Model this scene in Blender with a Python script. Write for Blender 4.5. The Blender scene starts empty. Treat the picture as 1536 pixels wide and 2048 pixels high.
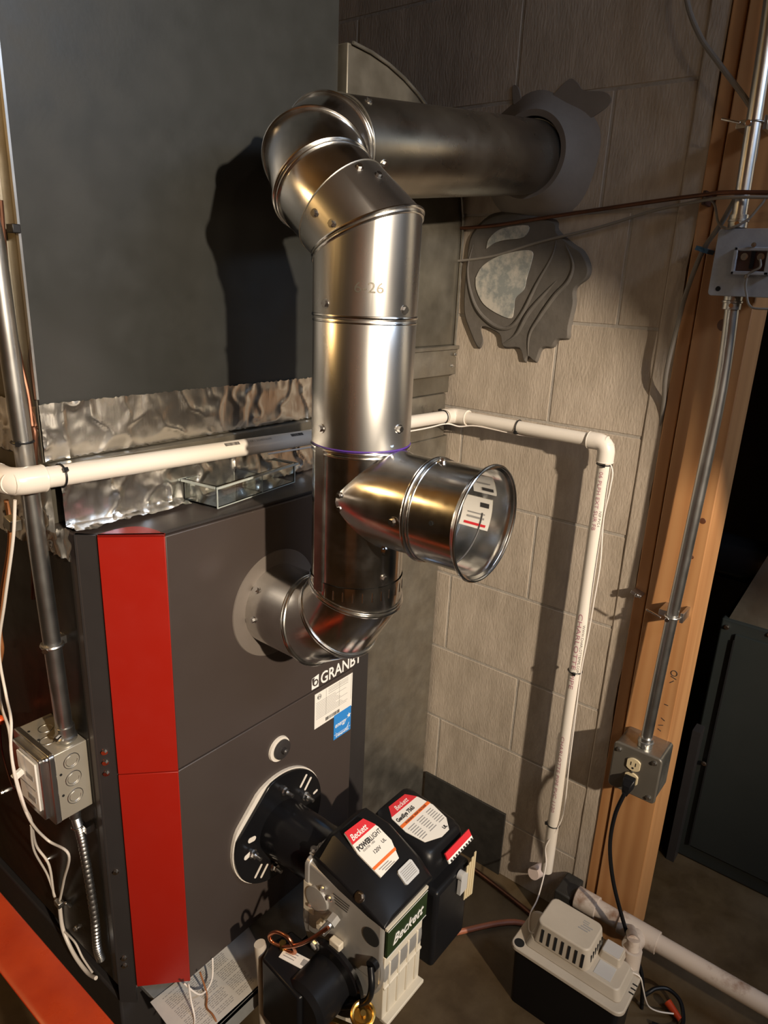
import bpy, bmesh, math, random
from mathutils import Vector, Matrix
random.seed(7)
C = bpy.context.scene.collection
OZ = 1.46            # eye height above the floor; everything below is laid out relative to the eye, then lifted
FL = -1.46           # floor level
V = Vector

# ------------------------------------------------------------------ camera
cd = bpy.data.cameras.new('camera'); cam = bpy.data.objects.new('camera', cd); C.objects.link(cam)
bpy.context.scene.camera = cam
Rw = [[0.62160583, -0.78218587, 0.04232555], [0.21705221, 0.22390568, 0.95013398], [-0.75265831, -0.58142197, 0.30895625]]
M = Matrix(Rw).transposed().to_4x4()
M.translation = (0, 0, OZ)
cam.matrix_world = M
cd.sensor_fit = 'VERTICAL'; cd.sensor_height = 32.0; cd.lens = 1410.0/2048.0*32.0
cd.clip_start = 0.02
vs = bpy.context.scene.view_settings
vs.view_transform = 'Standard'; vs.look = 'None'; vs.gamma = 1.0; vs.use_curve_mapping = False
vs.exposure = 0.22

# ------------------------------------------------------------------ world and lamps
w = bpy.data.worlds.new('world'); bpy.context.scene.world = w; w.use_nodes = True
w.node_tree.nodes['Background'].inputs[0].default_value = (0.5, 0.55, 0.65, 1)
w.node_tree.nodes['Background'].inputs[1].default_value = 0.12
LAMP = V((-0.30, -2.45, 0.86))
def lamp(name, kind, loc, power, col, size, rot=(0, 0, 0), size_y=None):
    l = bpy.data.lights.new(name, kind); l.energy = power; l.color = col
    if kind == 'AREA':
        l.shape = 'RECTANGLE'; l.size = size; l.size_y = size_y or size
    else:
        l.shadow_soft_size = size
    o = bpy.data.objects.new(name, l); C.objects.link(o); o.location = loc; o.rotation_euler = rot
    return o
sp_ = lamp('reflector_lamp', 'SPOT', LAMP, 700, (1.0, 0.84, 0.65), 0.045)
sp_.rotation_euler = (V((1.03, 0.66, -0.10))-LAMP).to_track_quat('-Z', 'Y').to_euler(); sp_.data.spot_size = math.radians(53); sp_.data.spot_blend = 1.0
lamp('cool_fill', 'AREA', (0.95, -1.05, 0.90), 16, (0.64, 0.78, 1.0), 1.0, (0.55, 0, -0.25), 0.25)  # added cool fill without a fixture, lifts the shaded upper wall
lamp('warm_fill', 'POINT', (-0.25, -1.05, 0.72), 7, (1.0, 0.78, 0.54), 0.05)  # added warm fill, brightens the unseen posts and sheet behind the camera
lamp('side_bulb', 'POINT', (-0.35, 1.40, 0.40), 11, (1.0, 0.60, 0.22), 0.04)

# ------------------------------------------------------------------ materials
def mat(name, col, rough=0.5, metal=0.0, **k):
    m = bpy.data.materials.new(name); m.use_nodes = True
    nt = m.node_tree; b = nt.nodes['Principled BSDF']
    b.inputs['Base Color'].default_value = (*col, 1); b.inputs['Roughness'].default_value = rough
    b.inputs['Metallic'].default_value = metal
    if 'trans' in k: b.inputs['Transmission Weight'].default_value = k['trans']; b.inputs['IOR'].default_value = 1.45
    if 'spec' in k: b.inputs['Specular IOR Level'].default_value = k['spec']
    if 'coat' in k: b.inputs['Coat Weight'].default_value = k['coat']
    tc = nt.nodes.new('ShaderNodeTexCoord')
    mp = nt.nodes.new('ShaderNodeMapping'); nt.links.new(tc.outputs['Object'], mp.inputs[0])
    mp.inputs['Scale'].default_value = k.get('stretch', (1, 1, 1))
    if 'col2' in k:                       # colour mottling
        n = nt.nodes.new('ShaderNodeTexNoise'); n.inputs['Scale'].default_value = k.get('cs', 8); n.inputs['Detail'].default_value = k.get('cd', 6)
        n.inputs['Roughness'].default_value = 0.65
        r = nt.nodes.new('ShaderNodeValToRGB'); e = r.color_ramp.elements
        e[0].position = k.get('c0', 0.35); e[1].position = k.get('c1', 0.68)
        e[0].color = (*col, 1); e[1].color = (*k['col2'], 1)
        nt.links.new(mp.outputs[0], n.inputs['Vector']); nt.links.new(n.outputs[0], r.inputs[0]); nt.links.new(r.outputs[0], b.inputs['Base Color'])
    if 'rvar' in k:                       # roughness mottling
        n = nt.nodes.new('ShaderNodeTexNoise'); n.inputs['Scale'].default_value = k.get('rs', 25); n.inputs['Detail'].default_value = 5
        r = nt.nodes.new('ShaderNodeMapRange'); r.inputs[3].default_value = max(0.02, rough-k['rvar']); r.inputs[4].default_value = rough+k['rvar']
        r.inputs[1].default_value = 0.3; r.inputs[2].default_value = 0.7
        nt.links.new(mp.outputs[0], n.inputs['Vector']); nt.links.new(n.outputs[0], r.inputs[0]); nt.links.new(r.outputs[0], b.inputs['Roughness'])
    if 'bump' in k:
        n = nt.nodes.new('ShaderNodeTexNoise'); n.inputs['Scale'].default_value = k.get('bs', 60); n.inputs['Detail'].default_value = k.get('bd', 4)
        u = nt.nodes.new('ShaderNodeBump'); u.inputs['Strength'].default_value = k['bump']; u.inputs['Distance'].default_value = k.get('dist', 0.002)
        nt.links.new(mp.outputs[0], n.inputs['Vector']); nt.links.new(n.outputs[0], u.inputs['Height']); nt.links.new(u.outputs[0], b.inputs['Normal'])
    return m
GALV = mat('galvanized_pipe', (0.66, 0.65, 0.63), 0.19, 1.0, rvar=0.05, rs=40, bump=0.07, bs=9, bd=2, dist=0.0012, col2=(0.78, 0.77, 0.75), cs=30)
GALVS = mat('brushed_galvanized', (0.72, 0.71, 0.69), 0.29, 1.0, rvar=0.05, rs=8, bump=0.02, bs=6, bd=1, dist=0.0012, stretch=(1,1,0.3))
GALVD = mat('galvanized_duct', (0.30, 0.285, 0.25), 0.38, 0.9, rvar=0.12, rs=18, col2=(0.42, 0.40, 0.35), cs=22, bump=0.08, bs=10)
GALVP = mat('dull_galvanized_pipe', (0.34, 0.315, 0.27), 0.30, 1.0, rvar=0.06, rs=12, col2=(0.40, 0.375, 0.33), cs=10)
GALVO = mat('old_galvanized', (0.16, 0.145, 0.115), 0.42, 0.75, rvar=0.12, rs=18, col2=(0.24, 0.22, 0.18), cs=16, c0=.3, c1=.8)
ZINC = mat('zinc_conduit', (0.55, 0.55, 0.54), 0.34, 1.0, rvar=0.03, rs=30)
STEELB = mat('bright_steel', (0.75, 0.75, 0.75), 0.2, 1.0)
CAB = mat('charcoal_cabinet_paint', (0.050, 0.039, 0.035), 0.36, 0.0, rvar=0.05, bump=0.05, bs=500, dist=0.0004)
CABD = mat('dark_cabinet_paint', (0.030, 0.027, 0.027), 0.42, rvar=0.06)
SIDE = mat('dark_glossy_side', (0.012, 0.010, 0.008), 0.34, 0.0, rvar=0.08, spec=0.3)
PLEN = mat('grey_duct_paint', (0.022, 0.023, 0.0215), 0.42, 0.0, rvar=0.06, bump=0.12, bs=160, dist=0.0006, bd=2)
GREEN = mat('grey_green_paint', (0.026, 0.031, 0.030), 0.45, col2=(0.021, 0.026, 0.025), cs=4)
RED = mat('red_paint', (0.30, 0.011, 0.005), 0.38, rvar=0.05)
ORANGE = mat('orange_red_scuffed_paint', (0.50, 0.055, 0.012), 0.35, col2=(0.36, 0.03, 0.008), cs=9, rvar=0.1)
BLOCK = mat('concrete_block', (0.34, 0.285, 0.225), 0.92, col2=(0.47, 0.40, 0.325), cs=15, cd=12, bump=0.55, bs=130, bd=9, dist=0.0022, stretch=(1, 1.9, 0.6))
MORT = mat('block_mortar', (0.31, 0.28, 0.245), 0.95, col2=(0.40, 0.365, 0.32), cs=25, bump=0.5, bs=150)
CEM = mat('grey_cement', (0.082, 0.073, 0.063), 0.75, col2=(0.125, 0.110, 0.094), cs=9, bump=0.6, bs=28, dist=0.004, rvar=0.1)
FLOOR = mat('damp_concrete_floor', (0.062, 0.038, 0.016), 0.5, col2=(0.140, 0.098, 0.052), cs=5, cd=10, rvar=0.2, rs=7, bump=0.4, bs=40)
PAD = mat('grey_pad', (0.16, 0.165, 0.165), 0.8, col2=(0.22, 0.22, 0.215), cs=12, bump=0.4, bs=70)
WALLB = mat('basement_wall', (0.14, 0.115, 0.09), 0.9, col2=(0.20, 0.165, 0.125), cs=3)
CEIL = mat('joist_ceiling', (0.20, 0.135, 0.075), 0.9, col2=(0.13, 0.085, 0.045), cs=3, stretch=(1, 9, 1))
PVC = mat('ivory_pvc', (0.76, 0.70, 0.62), 0.30, coat=0.2)
PVCD = mat('dusty_pvc', (0.55, 0.47, 0.40), 0.5, col2=(0.22, 0.12, 0.07), cs=16, c0=.52, c1=.72)
WHITE = mat('white_wire_plastic', (0.78, 0.72, 0.66), 0.4)
BEIGE = mat('beige_plastic', (0.50, 0.44, 0.36), 0.45, col2=(0.44, 0.385, 0.31), cs=9)
BLACK = mat('black_plastic', (0.008, 0.008, 0.009), 0.34, rvar=0.04, spec=0.22)
BLACKG = mat('gloss_black_metal', (0.007, 0.007, 0.008), 0.20, spec=0.4)
DARK = mat('dark_hole', (0.004, 0.004, 0.004), 0.9)
CAST = mat('cast_aluminium', (0.46, 0.45, 0.43), 0.42, 0.55, rvar=0.08, bump=0.12, bs=80)
CREAM = mat('cream_burner_paint', (0.60, 0.55, 0.45), 0.45)
COPPER = mat('copper', (0.72, 0.30, 0.16), 0.28, 1.0, col2=(0.55, 0.22, 0.12), cs=30)
COPPERD = mat('tarnished_copper', (0.20, 0.085, 0.05), 0.45, 0.8, col2=(0.11, 0.055, 0.035), cs=12)
COPC = mat('orange_coated_tube', (0.42, 0.14, 0.07), 0.5)
BRASS = mat('brass', (0.65, 0.42, 0.12), 0.28, 1.0)
GREYCAB = mat('grey_cable', (0.20, 0.18, 0.155), 0.55)
RELAY = mat('blue_grey_metal', (0.36, 0.39, 0.44), 0.5, 0.3, col2=(0.28, 0.30, 0.34), cs=30)
BROWN = mat('brown_terminal', (0.05, 0.018, 0.012), 0.5)
IVORY = mat('ivory_receptacle', (0.62, 0.52, 0.33), 0.4)
PAPER = mat('label_paper', (0.78, 0.75, 0.69), 0.5)
SHEET = mat('manual_paper', (0.62, 0.59, 0.54), 0.7, col2=(0.50, 0.49, 0.47), cs=7)
INK = mat('black_ink', (0.03, 0.028, 0.028), 0.6)
GREYINK = mat('grey_ink', (0.30, 0.29, 0.28), 0.6)
PINKINK = mat('faded_red_ink', (0.45, 0.22, 0.26), 0.5)
PURPLE = mat('purple_marker', (0.08, 0.03, 0.28), 0.4)
LRED = mat('label_red', (0.62, 0.03, 0.04), 0.4)
LORG = mat('label_orange', (0.80, 0.16, 0.03), 0.4)
LBLUE = mat('label_blue', (0.03, 0.23, 0.62), 0.4)
LGREEN = mat('badge_green', (0.018, 0.035, 0.012), 0.3)
WHT = mat('white_print', (0.80, 0.79, 0.76), 0.5)
SILV = mat('silver_sticker', (0.62, 0.62, 0.61), 0.35, 0.3)
GASK = mat('white_gasket', (0.66, 0.61, 0.54), 0.9, bump=0.3, bs=200)
BLUEP = mat('blue_staple', (0.03, 0.12, 0.25), 0.5)
RUBBER = mat('dark_rubber_board', (0.018, 0.017, 0.015), 0.55, col2=(0.035, 0.032, 0.028), cs=30)
ACR = mat('clear_acrylic', (0.96, 1.0, 0.99), 0.03, trans=1.0)
TIE = mat('black_zip_tie', (0.008, 0.008, 0.009), 0.4)
PINKW = mat('pinkish_white', (0.72, 0.60, 0.56), 0.5)
# aluminium foil tape: wrinkled
FOIL = mat('foil_tape', (0.86, 0.84, 0.80), 0.24, 1.0, bump=0.32, bs=34, bd=6, dist=0.004, stretch=(1, 1, 0.35))
def wood():
    m = bpy.data.materials.new('pine_lumber'); m.use_nodes = True; nt = m.node_tree; b = nt.nodes['Principled BSDF']
    b.inputs['Roughness'].default_value = 0.55
    tc = nt.nodes.new('ShaderNodeTexCoord'); mp = nt.nodes.new('ShaderNodeMapping'); mp.inputs['Scale'].default_value = (14, 14, 1.1)
    n0 = nt.nodes.new('ShaderNodeTexNoise'); n0.inputs['Scale'].default_value = 1.6; n0.inputs['Detail'].default_value = 3
    n = nt.nodes.new('ShaderNodeTexWave'); n.wave_type = 'BANDS'; n.bands_direction = 'Y'; n.inputs['Scale'].default_value = 0.8; n.inputs['Distortion'].default_value = 6.5; n.inputs['Detail'].default_value = 3; n.inputs['Detail Scale'].default_value = 1.0
    r = nt.nodes.new('ShaderNodeValToRGB'); r.color_ramp.elements[0].color = (0.46, 0.215, 0.080, 1); r.color_ramp.elements[1].color = (0.54, 0.275, 0.110, 1)
    r.color_ramp.elements[0].position = 0.05
    nt.links.new(tc.outputs['Object'], mp.inputs[0]); nt.links.new(mp.outputs[0], n.inputs['Vector'])
    nt.links.new(n.outputs[0], r.inputs[0])
    mx = nt.nodes.new('ShaderNodeMix'); mx.data_type = 'RGBA'; mx.blend_type = 'MULTIPLY'; mx.inputs[0].default_value = 0.35
    nt.links.new(mp.outputs[0], n0.inputs['Vector']); nt.links.new(r.outputs[0], mx.inputs[6]); nt.links.new(n0.outputs[0], mx.inputs[7])
    nt.links.new(mx.outputs[2], b.inputs['Base Color'])
    return m
WOOD = wood()
KNOT = mat('wood_knot', (0.10, 0.035, 0.015), 0.5)

# ------------------------------------------------------------------ mesh builder
def frame(ax):
    ax = V(ax).normalized()
    u = ax.cross(V((0, 0, 1)))
    if u.length < 1e-3: u = V((1, 0, 0))
    u.normalize(); return u, ax.cross(u).normalized(), ax
def smooth_path(pts, n=6):
    P = [V(p) for p in pts]; out = []
    for i in range(len(P)-1):
        p0 = P[max(i-1, 0)]; p1 = P[i]; p2 = P[i+1]; p3 = P[min(i+2, len(P)-1)]
        for k in range(n):
            t = k/n
            out.append(0.5*((2*p1)+(p2-p0)*t+(2*p0-5*p1+4*p2-p3)*t*t+(3*p1-p0-3*p2+p3)*t**3))
    out.append(P[-1]); return out
W0 = {}
class MB:
    def __init__(s): s.v = []; s.f = []; s.m = []; s.mats = []
    def mi(s, m):
        if m not in s.mats: s.mats.append(m)
        return s.mats.index(m)
    def add(s, vs_, fs, m):
        o = len(s.v); s.v += [V(p) for p in vs_]; k = s.mi(m)
        for f in fs: s.f.append([i+o for i in f]); s.m.append(k)
    def box(s, x0, x1, y0, y1, z0, z1, m):
        s.add([(x0,y0,z0),(x1,y0,z0),(x1,y1,z0),(x0,y1,z0),(x0,y0,z1),(x1,y0,z1),(x1,y1,z1),(x0,y1,z1)],
              [(0,3,2,1),(4,5,6,7),(0,1,5,4),(1,2,6,5),(2,3,7,6),(3,0,4,7)], m); return s
    def obox(s, c, size, m, u=(1,0,0), v=(0,1,0), w_=(0,0,1)):
        c, u, v, w_ = V(c), V(u).normalized(), V(v).normalized(), V(w_).normalized(); a, b, d = [q/2 for q in size]
        P = [c+u*a*i+v*b*j+w_*d*k for k in (-1, 1) for (i, j) in ((-1,-1),(1,-1),(1,1),(-1,1))]
        s.add(P, [(0,3,2,1),(4,5,6,7),(0,1,5,4),(1,2,6,5),(2,3,7,6),(3,0,4,7)], m); return s
    def loft(s, rings, m, cap=True, closed=False):
        n = len(rings[0]); o = []
        for r in rings: o += list(r)
        F = []; R = len(rings)
        for i in range(R if closed else R-1):
            for j in range(n):
                a = i*n+j; b = i*n+(j+1) % n; c = ((i+1) % R)*n+(j+1) % n; d = ((i+1) % R)*n+j
                F.append((a, b, c, d))
        if cap and not closed:
            F.append(tuple(range(n))[::-1]); F.append(tuple((R-1)*n+j for j in range(n)))
        s.add(o, F, m); return s
    def cyl(s, p0, p1, r, m, r1=None, n=32, cap=True):
        p0, p1 = V(p0), V(p1); u, v, a = frame(p1-p0); r1 = r if r1 is None else r1
        ring = lambda p, q: [p+(u*math.cos(t)+v*math.sin(t))*q for t in [2*math.pi*k/n for k in range(n)]]
        return s.loft([ring(p0, r), ring(p1, r1)], m, cap)
    def lathe(s, o, ax, prof, m, n=48, cap=False):
        u, v, a = frame(ax); o = V(o)
        return s.loft([[o+a*d+(u*math.cos(t)+v*math.sin(t))*q for t in [2*math.pi*k/n for k in range(n)]] for d, q in prof], m, cap)
    def tube(s, path, r, m, n=12, cap=True, closed=False):
        P = [V(p) for p in path]; rings = []; u = None
        for i, p in enumerate(P):
            if closed: t = (P[(i+1) % len(P)]-P[i-1]).normalized()
            else: t = (P[min(i+1, len(P)-1)]-P[max(i-1, 0)]).normalized()
            if u is None: u = frame(t)[0]
            u = (u-t*u.dot(t)).normalized(); v = t.cross(u)
            rr = r[i] if isinstance(r, (list, tuple)) else r
            rings.append([p+(u*math.cos(a)+v*math.sin(a))*rr for a in [2*math.pi*k/n for k in range(n)]])
        return s.loft(rings, m, cap, closed)
    def torus(s, c, ax, R, r, m, n=48, k=10, a0=0, a1=2*math.pi, squash=1.0):
        u, v, a = frame(ax); c = V(c); full = abs(a1-a0-2*math.pi) < 1e-6
        cnt = n if full else n+1
        pts = [c+(u*math.cos(t)+v*math.sin(t)*squash)*R for t in [a0+(a1-a0)*i/n for i in range(cnt)]]
        return s.tube(pts, r, m, k, True, full)
    def prism(s, poly, o, u, v, depth, m):
        o, u, v = V(o), V(u), V(v); w_ = u.cross(v).normalized()
        P = [o+u*a+v*b for a, b in poly]; n = len(P)
        s.add(P+[p+w_*depth for p in P], [tuple(range(n))[::-1], tuple(range(n, 2*n))]+[(i, (i+1) % n, n+(i+1) % n, n+i) for i in range(n)], m); return s
    def sphere(s, c, r, m, n=16, sc=(1,1,1)):
        c = V(c); rings = []
        for i in range(1, n//2):
            a = math.pi*i/(n//2)
            rings.append([c+V((math.cos(t)*math.sin(a)*r*sc[0], math.sin(t)*math.sin(a)*r*sc[1], math.cos(a)*r*sc[2])) for t in [2*math.pi*k/n for k in range(n)]])
        return s.loft(rings, m, True)
    def text(s, txt, o, u, v, size, m, align='LEFT', depth=0.0003, shear=0, bold=0, sx=1.0, lift=0.0002):
        c = bpy.data.curves.new('t', 'FONT'); c.body = txt; c.size = size; c.align_x = align; c.extrude = depth; c.shear = shear; c.offset = bold
        c.resolution_u = 3
        ob = bpy.data.objects.new('t', c); C.objects.link(ob)
        dg = bpy.context.evaluated_depsgraph_get(); dg.update()
        me = bpy.data.meshes.new_from_object(ob.evaluated_get(dg))
        u, v, o = V(u).normalized(), V(v).normalized(), V(o); w_ = u.cross(v)
        vs_ = [o+u*p.co.x*sx+v*p.co.y+w_*(p.co.z+lift) for p in me.vertices]
        s.add(vs_, [tuple(p.vertices) for p in me.polygons], m)
        bpy.data.objects.remove(ob); bpy.data.curves.remove(c); bpy.data.meshes.remove(me); return s
    def curvetext(s, txt, p0, axis, r, up, size, m, sx=1.0):
        """print running along a pipe: axis = reading direction, up = outward normal at the line's centre"""
        t = MB(); axis = V(axis).normalized(); up = V(up).normalized(); side = up.cross(axis)
        t.text(txt, (0,0,0), (1,0,0), (0,1,0), size, m, depth=0, sx=sx)
        me = bpy.data.meshes.new('t'); me.from_pydata([tuple(p) for p in t.v], [], t.f); bm = bmesh.new(); bm.from_mesh(me)
        for _ in range(3):
            bmesh.ops.triangulate(bm, faces=bm.faces[:])
            el = [e for e in bm.edges if abs(e.verts[0].co.y-e.verts[1].co.y) > 0.002]
            if not el: break
            bmesh.ops.subdivide_edges(bm, edges=el, cuts=1)
        bmesh.ops.triangulate(bm, faces=bm.faces[:])
        bm.to_mesh(me); bm.free(); t.v = [v.co.copy() for v in me.vertices]; t.f = [tuple(p.vertices) for p in me.polygons]; bpy.data.meshes.remove(me)
        vs_ = []
        for p in t.v:
            a = (p.y-size*0.35)/r
            vs_.append(V(p0)+axis*p.x+(up*math.cos(a)+side*math.sin(a))*(r+0.0003))
        s.add(vs_, t.f, m); return s
    def build(s, name, parent=None, bevel=0, seg=2, smooth=True, merge=False):
        me = bpy.data.meshes.new(name); org = W0.get(parent.name if parent else None)
        if org is None:
            if parent is None:
                xs = [p.x for p in s.v]; ys = [p.y for p in s.v]; zs = [p.z for p in s.v]
                org = V(((min(xs)+max(xs))/2, (min(ys)+max(ys))/2, min(zs)))
        me.from_pydata([tuple(p-org) for p in s.v], [], s.f)
        for m in s.mats: me.materials.append(m)
        me.polygons.foreach_set('material_index', s.m)
        bm = bmesh.new(); bm.from_mesh(me)
        if merge: bmesh.ops.remove_doubles(bm, verts=bm.verts, dist=1e-5)
        bmesh.ops.recalc_face_normals(bm, faces=bm.faces); bm.to_mesh(me); bm.free()
        if smooth:
            me.polygons.foreach_set('use_smooth', [True]*len(me.polygons)); me.set_sharp_from_angle(angle=math.radians(32))
        ob = bpy.data.objects.new(name, me); C.objects.link(ob)
        W0[ob.name] = org
        if parent: ob.parent = parent
        else: ob.location = org
        if bevel:
            b = ob.modifiers.new('bevel', 'BEVEL'); b.width = bevel; b.segments = seg; b.limit_method = 'ANGLE'; b.angle_limit = math.radians(40)
            b.harden_normals = False
        return ob
def tag(o, label, cat, group=None, kind=None):
    if label: o['label'] = label
    if cat: o['category'] = cat
    if group: o['group'] = group
    if kind: o['kind'] = kind
    return o
def thing(name, label, cat, loc, group=None):
    o = bpy.data.objects.new(name, None); C.objects.link(o); o.location = loc; o.empty_display_size = 0.05
    W0[o.name] = V(loc); return tag(o, label, cat, group)
def struct(o): o['kind'] = 'structure'; return o
X_, Y_, Z_ = V((1,0,0)), V((0,1,0)), V((0,0,1))
def screw(p, nrm, parent, r=0.0048, m=None, name='screw', washer=True):
    """hex washer head screw sitting on a surface at p"""
    nrm = V(nrm).normalized(); p = V(p); b = MB()
    if washer: b.cyl(p-nrm*0.001, p+nrm*0.0012, r*1.25, m or STEELB, n=16)
    b.cyl(p+nrm*0.001, p+nrm*0.0045, r*0.85, m or STEELB, n=6)
    return b.build(name, parent, smooth=False)

# ================================================================== SETTING
struct(MB().box(-2.6, 2.9, -3.7, 2.1, FL-0.1, FL, FLOOR).build('floor'))
struct(MB().box(-2.6, 2.9, -3.7, 2.1, 0.95, 1.05, CEIL).build('ceiling'))
struct(MB().box(-2.6, 2.9, 2.0, 2.1, FL, 0.95, WALLB).build('wall_back'))
struct(MB().box(-2.6, 2.9, -3.7, -3.6, FL, 0.95, WALLB).build('wall_front'))
struct(MB().box(-2.6, -2.5, -3.6, 2.0, FL, 0.95, WALLB).build('wall_left'))
struct(MB().box(2.8, 2.9, -3.6, 2.0, FL, 0.95, WALLB).build('wall_far'))
# block wall, every course laid out with its joints
wb = MB(); XW = 1.375
wb.box(XW+0.0012, XW+0.20, 0.437, 2.0, FL, 0.95, MORT)
rows = []; z = 0.349
while z > FL: z -= 0.205
zz = z; off = {0: [0.782], 1: [0.52]}
k = 0
zb = zz
while zb < 0.95:
    zt = zb+0.205
    mid = (zb+zt)/2
    kk = round((mid-0.0415)/0.205)       # course index, 0 = the course just above z=-0.061
    if kk >= 1: base = 0.782 if kk % 2 == 0 else 0.58
    elif kk == 0: base = 0.518
    else: base = 0.637 if kk % 2 else 0.845
    js = [0.437]+[j for j in [base+0.4125*i for i in range(-2, 6)] if 0.50 < j < 1.9]+[2.0]
    for a, b in zip(js[:-1], js[1:]):
        g = 0.0028
        wb.box(XW, XW+0.02, a+(g if a > 0.44 else 0), b-g, max(zb+g, FL), min(zt-g, 0.95), BLOCK)
    zb = zt
struct(wb.build('wall_right', bevel=0.0012, seg=1, smooth=False))
# rough mortar edge between blocks and lumber
e = MB(); pts = []
for i in range(41):
    zc = FL+(0.95-FL)*i/40
    y1 = 0.437; y0 = 0.402+random.uniform(-0.0035, 0.0035); xo = 1.3725+random.uniform(-0.0008, 0.0008)
    pts.append([V((1.3748, y1, zc)), V((xo, y1-0.003, zc)), V((xo, y0, zc)), V((xo+0.16, y0, zc)), V((xo+0.16, y1, zc))])
e.loft(pts, BLOCK); struct(e.build('trim_1'))

# lumber
tag(MB().box(1.3695, 1.50, 0.377, 0.401, FL, 0.95, WOOD).build('wall_stud', bevel=0.002),
    'narrow pine stud edge directly against the block wall end', 'stud')
sb = MB().box(1.3655, 1.485, 0.283, 0.3745, FL, 0.95, WOOD)
t = thing('wall_stud', 'wide pine stud that carries the conduit and both metal electrical boxes', 'stud', (1.41, 0.33, FL))
sb.build('board', t, bevel=0.002)
for (yy, zz_, r) in ((0.325, -0.045, 0.011), (0.298, -0.40, 0.006), (0.305, -0.475, 0.004), (0.34, -1.03, 0.004)):
    q = MB(); q.lathe((1.3657, yy, zz_), (-1,0,0), [(0,r),(0.0006,r*0.9),(0.0008,0.0001)], KNOT, n=20); q.build('knot', t)
# pencil scribbles on the stud
q = MB()
for (yy, zz_, L, a) in ((0.296,-0.735,.012,.3),(0.298,-0.745,.010,-.8),(0.300,-0.80,.008,0.1),(0.301,-0.835,.009,.5),(0.303,-0.85,.010,-.4),(0.304,-0.862,.008,.4)):
    q.obox((1.3653, yy, zz_), (0.0006, L, 0.0014), INK, (1,0,0), (0, math.cos(a), math.sin(a)), (0, -math.sin(a), math.cos(a)))
q.torus((1.3653, 0.2965, -0.725), (1,0,0), 0.006, 0.0008, INK, n=16, k=5)
tag(q.build('pencil_mark', t), None, None, None, 'stuff')

# ================================================================== FLUE PIPE
R = 0.0645
flue = thing('flue_pipe', 'shiny galvanized flue pipe with tee rising from furnace and turning into block wall', 'flue pipe', (0.715, 0.597, -0.30))
SX, SY = 0.715, 0.597
def gored(b, pts, r, m, n=56, r_end=None):
    """mitred tube: rings in the bisector planes of each joint"""
    P = [V(p) for p in pts]; rings = []
    d0 = (P[1]-P[0]).normalized(); u, v, a = frame(d0); u0, v0 = u, v
    base = [(u*math.cos(t)+v*math.sin(t)) for t in [2*math.pi*k/n for k in range(n)]]
    cur = [P[0]+q*r for q in base]; rings.append(cur)
    for i in range(1, len(P)):
        din = (P[i]-P[i-1]).normalized()
        if i < len(P)-1: nb = (din+(P[i+1]-P[i]).normalized()).normalized()
        else: nb = din
        nxt = []
        for c in cur:
            t = (P[i]-c).dot(nb)/din.dot(nb); nxt.append(c+din*t)
        cur = nxt; rings.append(cur)
    b.loft(rings, m, cap=False); return rings
def bead(b, ring, rr, m, out=0.0, c=None):
    c = c or sum(ring, V())/len(ring)
    b.tube([p+(p-c).normalized()*out for p in ring], rr, m, 8, closed=True)
def inner(b, p0, p1, r, m, n=56):   # hollow wall thickness
    b.cyl(p0, p1, r, m, n=n, cap=False)

def oncyl(px, py, p0, ax, r):
    """where the sight line through a photo position meets a cylinder: point and outward normal"""
    d = V([float(q) for q in ray(px, py)]).normalized(); ax = V(ax).normalized(); p0 = V(p0)
    dd = d-ax*d.dot(ax); oo = -p0-ax*(-p0).dot(ax)
    A = dd.dot(dd); B = 2*dd.dot(oo); C_ = oo.dot(oo)-r*r; disc = max(B*B-4*A*C_, 0)
    t = (-B-math.sqrt(disc))/(2*A); p = d*t; n = (oo+dd*t).normalized(); return p, n
import numpy as _np
_R = _np.array(Rw)
def ray(px, py): c = _np.array([px-768., -(py-1024.), -1410.]); return _R.T @ c
# lower elbow: out of the furnace front and up
ZE = -0.497; a_ = 0.078; s_ = a_/1.366
c30, s30 = math.cos(math.radians(30)), math.sin(math.radians(30))
J1 = V((SX, SY+a_, ZE)); J2 = J1+V((0, -c30, s30))*s_; J3 = J2+V((0, -s30, c30))*s_
low = MB()
rg = gored(low, [(SX, 0.768, ZE), J1, J2, J3, (SX, SY, -0.392)], R+0.0012, GALV)
for k in (1, 2, 3):
    bead(low, rg[k], 0.0022, GALV, 0.0006)
    bead(low, [p+(V((0,0,1)) if k == 3 else V((0,1,0)) if k == 1 else V((0,0.7,-0.7)))*0.0055 for p in rg[k]], 0.0016, GALV, 0.0004)
lowo = low.build('elbow', flue, merge=True)
for (a, zz_) in ((-2.2, -0.512), (-1.2, -0.40)): pass
screw((SX-0.05, 0.752, ZE+0.042), (-0.75, 0, 0.66), lowo); screw((SX-0.0655, 0.744, ZE), (-1, 0, 0.0), lowo)
screw((SX-0.055, SY+0.035, ZE-0.002), (-0.9,0.1,-0.3), lowo, r=0.003)
# tee body
tee = MB()
tee.lathe((SX, SY, 0), Z_, [(-0.418, R-0.004), (-0.412, R-0.0015), (-0.402, R), (-0.21, R), (-0.202, R+0.001)], GALV, n=64)
tee.torus((SX, SY, -0.207), Z_, R+0.001, 0.0022, GALV, n=64); tee.torus((SX, SY, -0.213), Z_, R+0.0005, 0.0015, GALV, n=64)
for k in range(30):   # crimped end just above the elbow bead
    a = 2*math.pi*k/30
    p = V((SX+math.cos(a)*(R+0.0004), SY+math.sin(a)*(R+0.0004), -0.400))
    tee.tube([p+V((0,0,-0.012)), p, p+V((0,0,0.004))], [0.0016, 0.0014, 0.0003], GALV, 6)
tee.box(SX-0.0672, SX-0.063, SY+0.006, SY+0.02, -0.405, -0.205, GALV)     # lock seam on the left
teeo = tee.build('tee', flue)
ZT = -0.272
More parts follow.
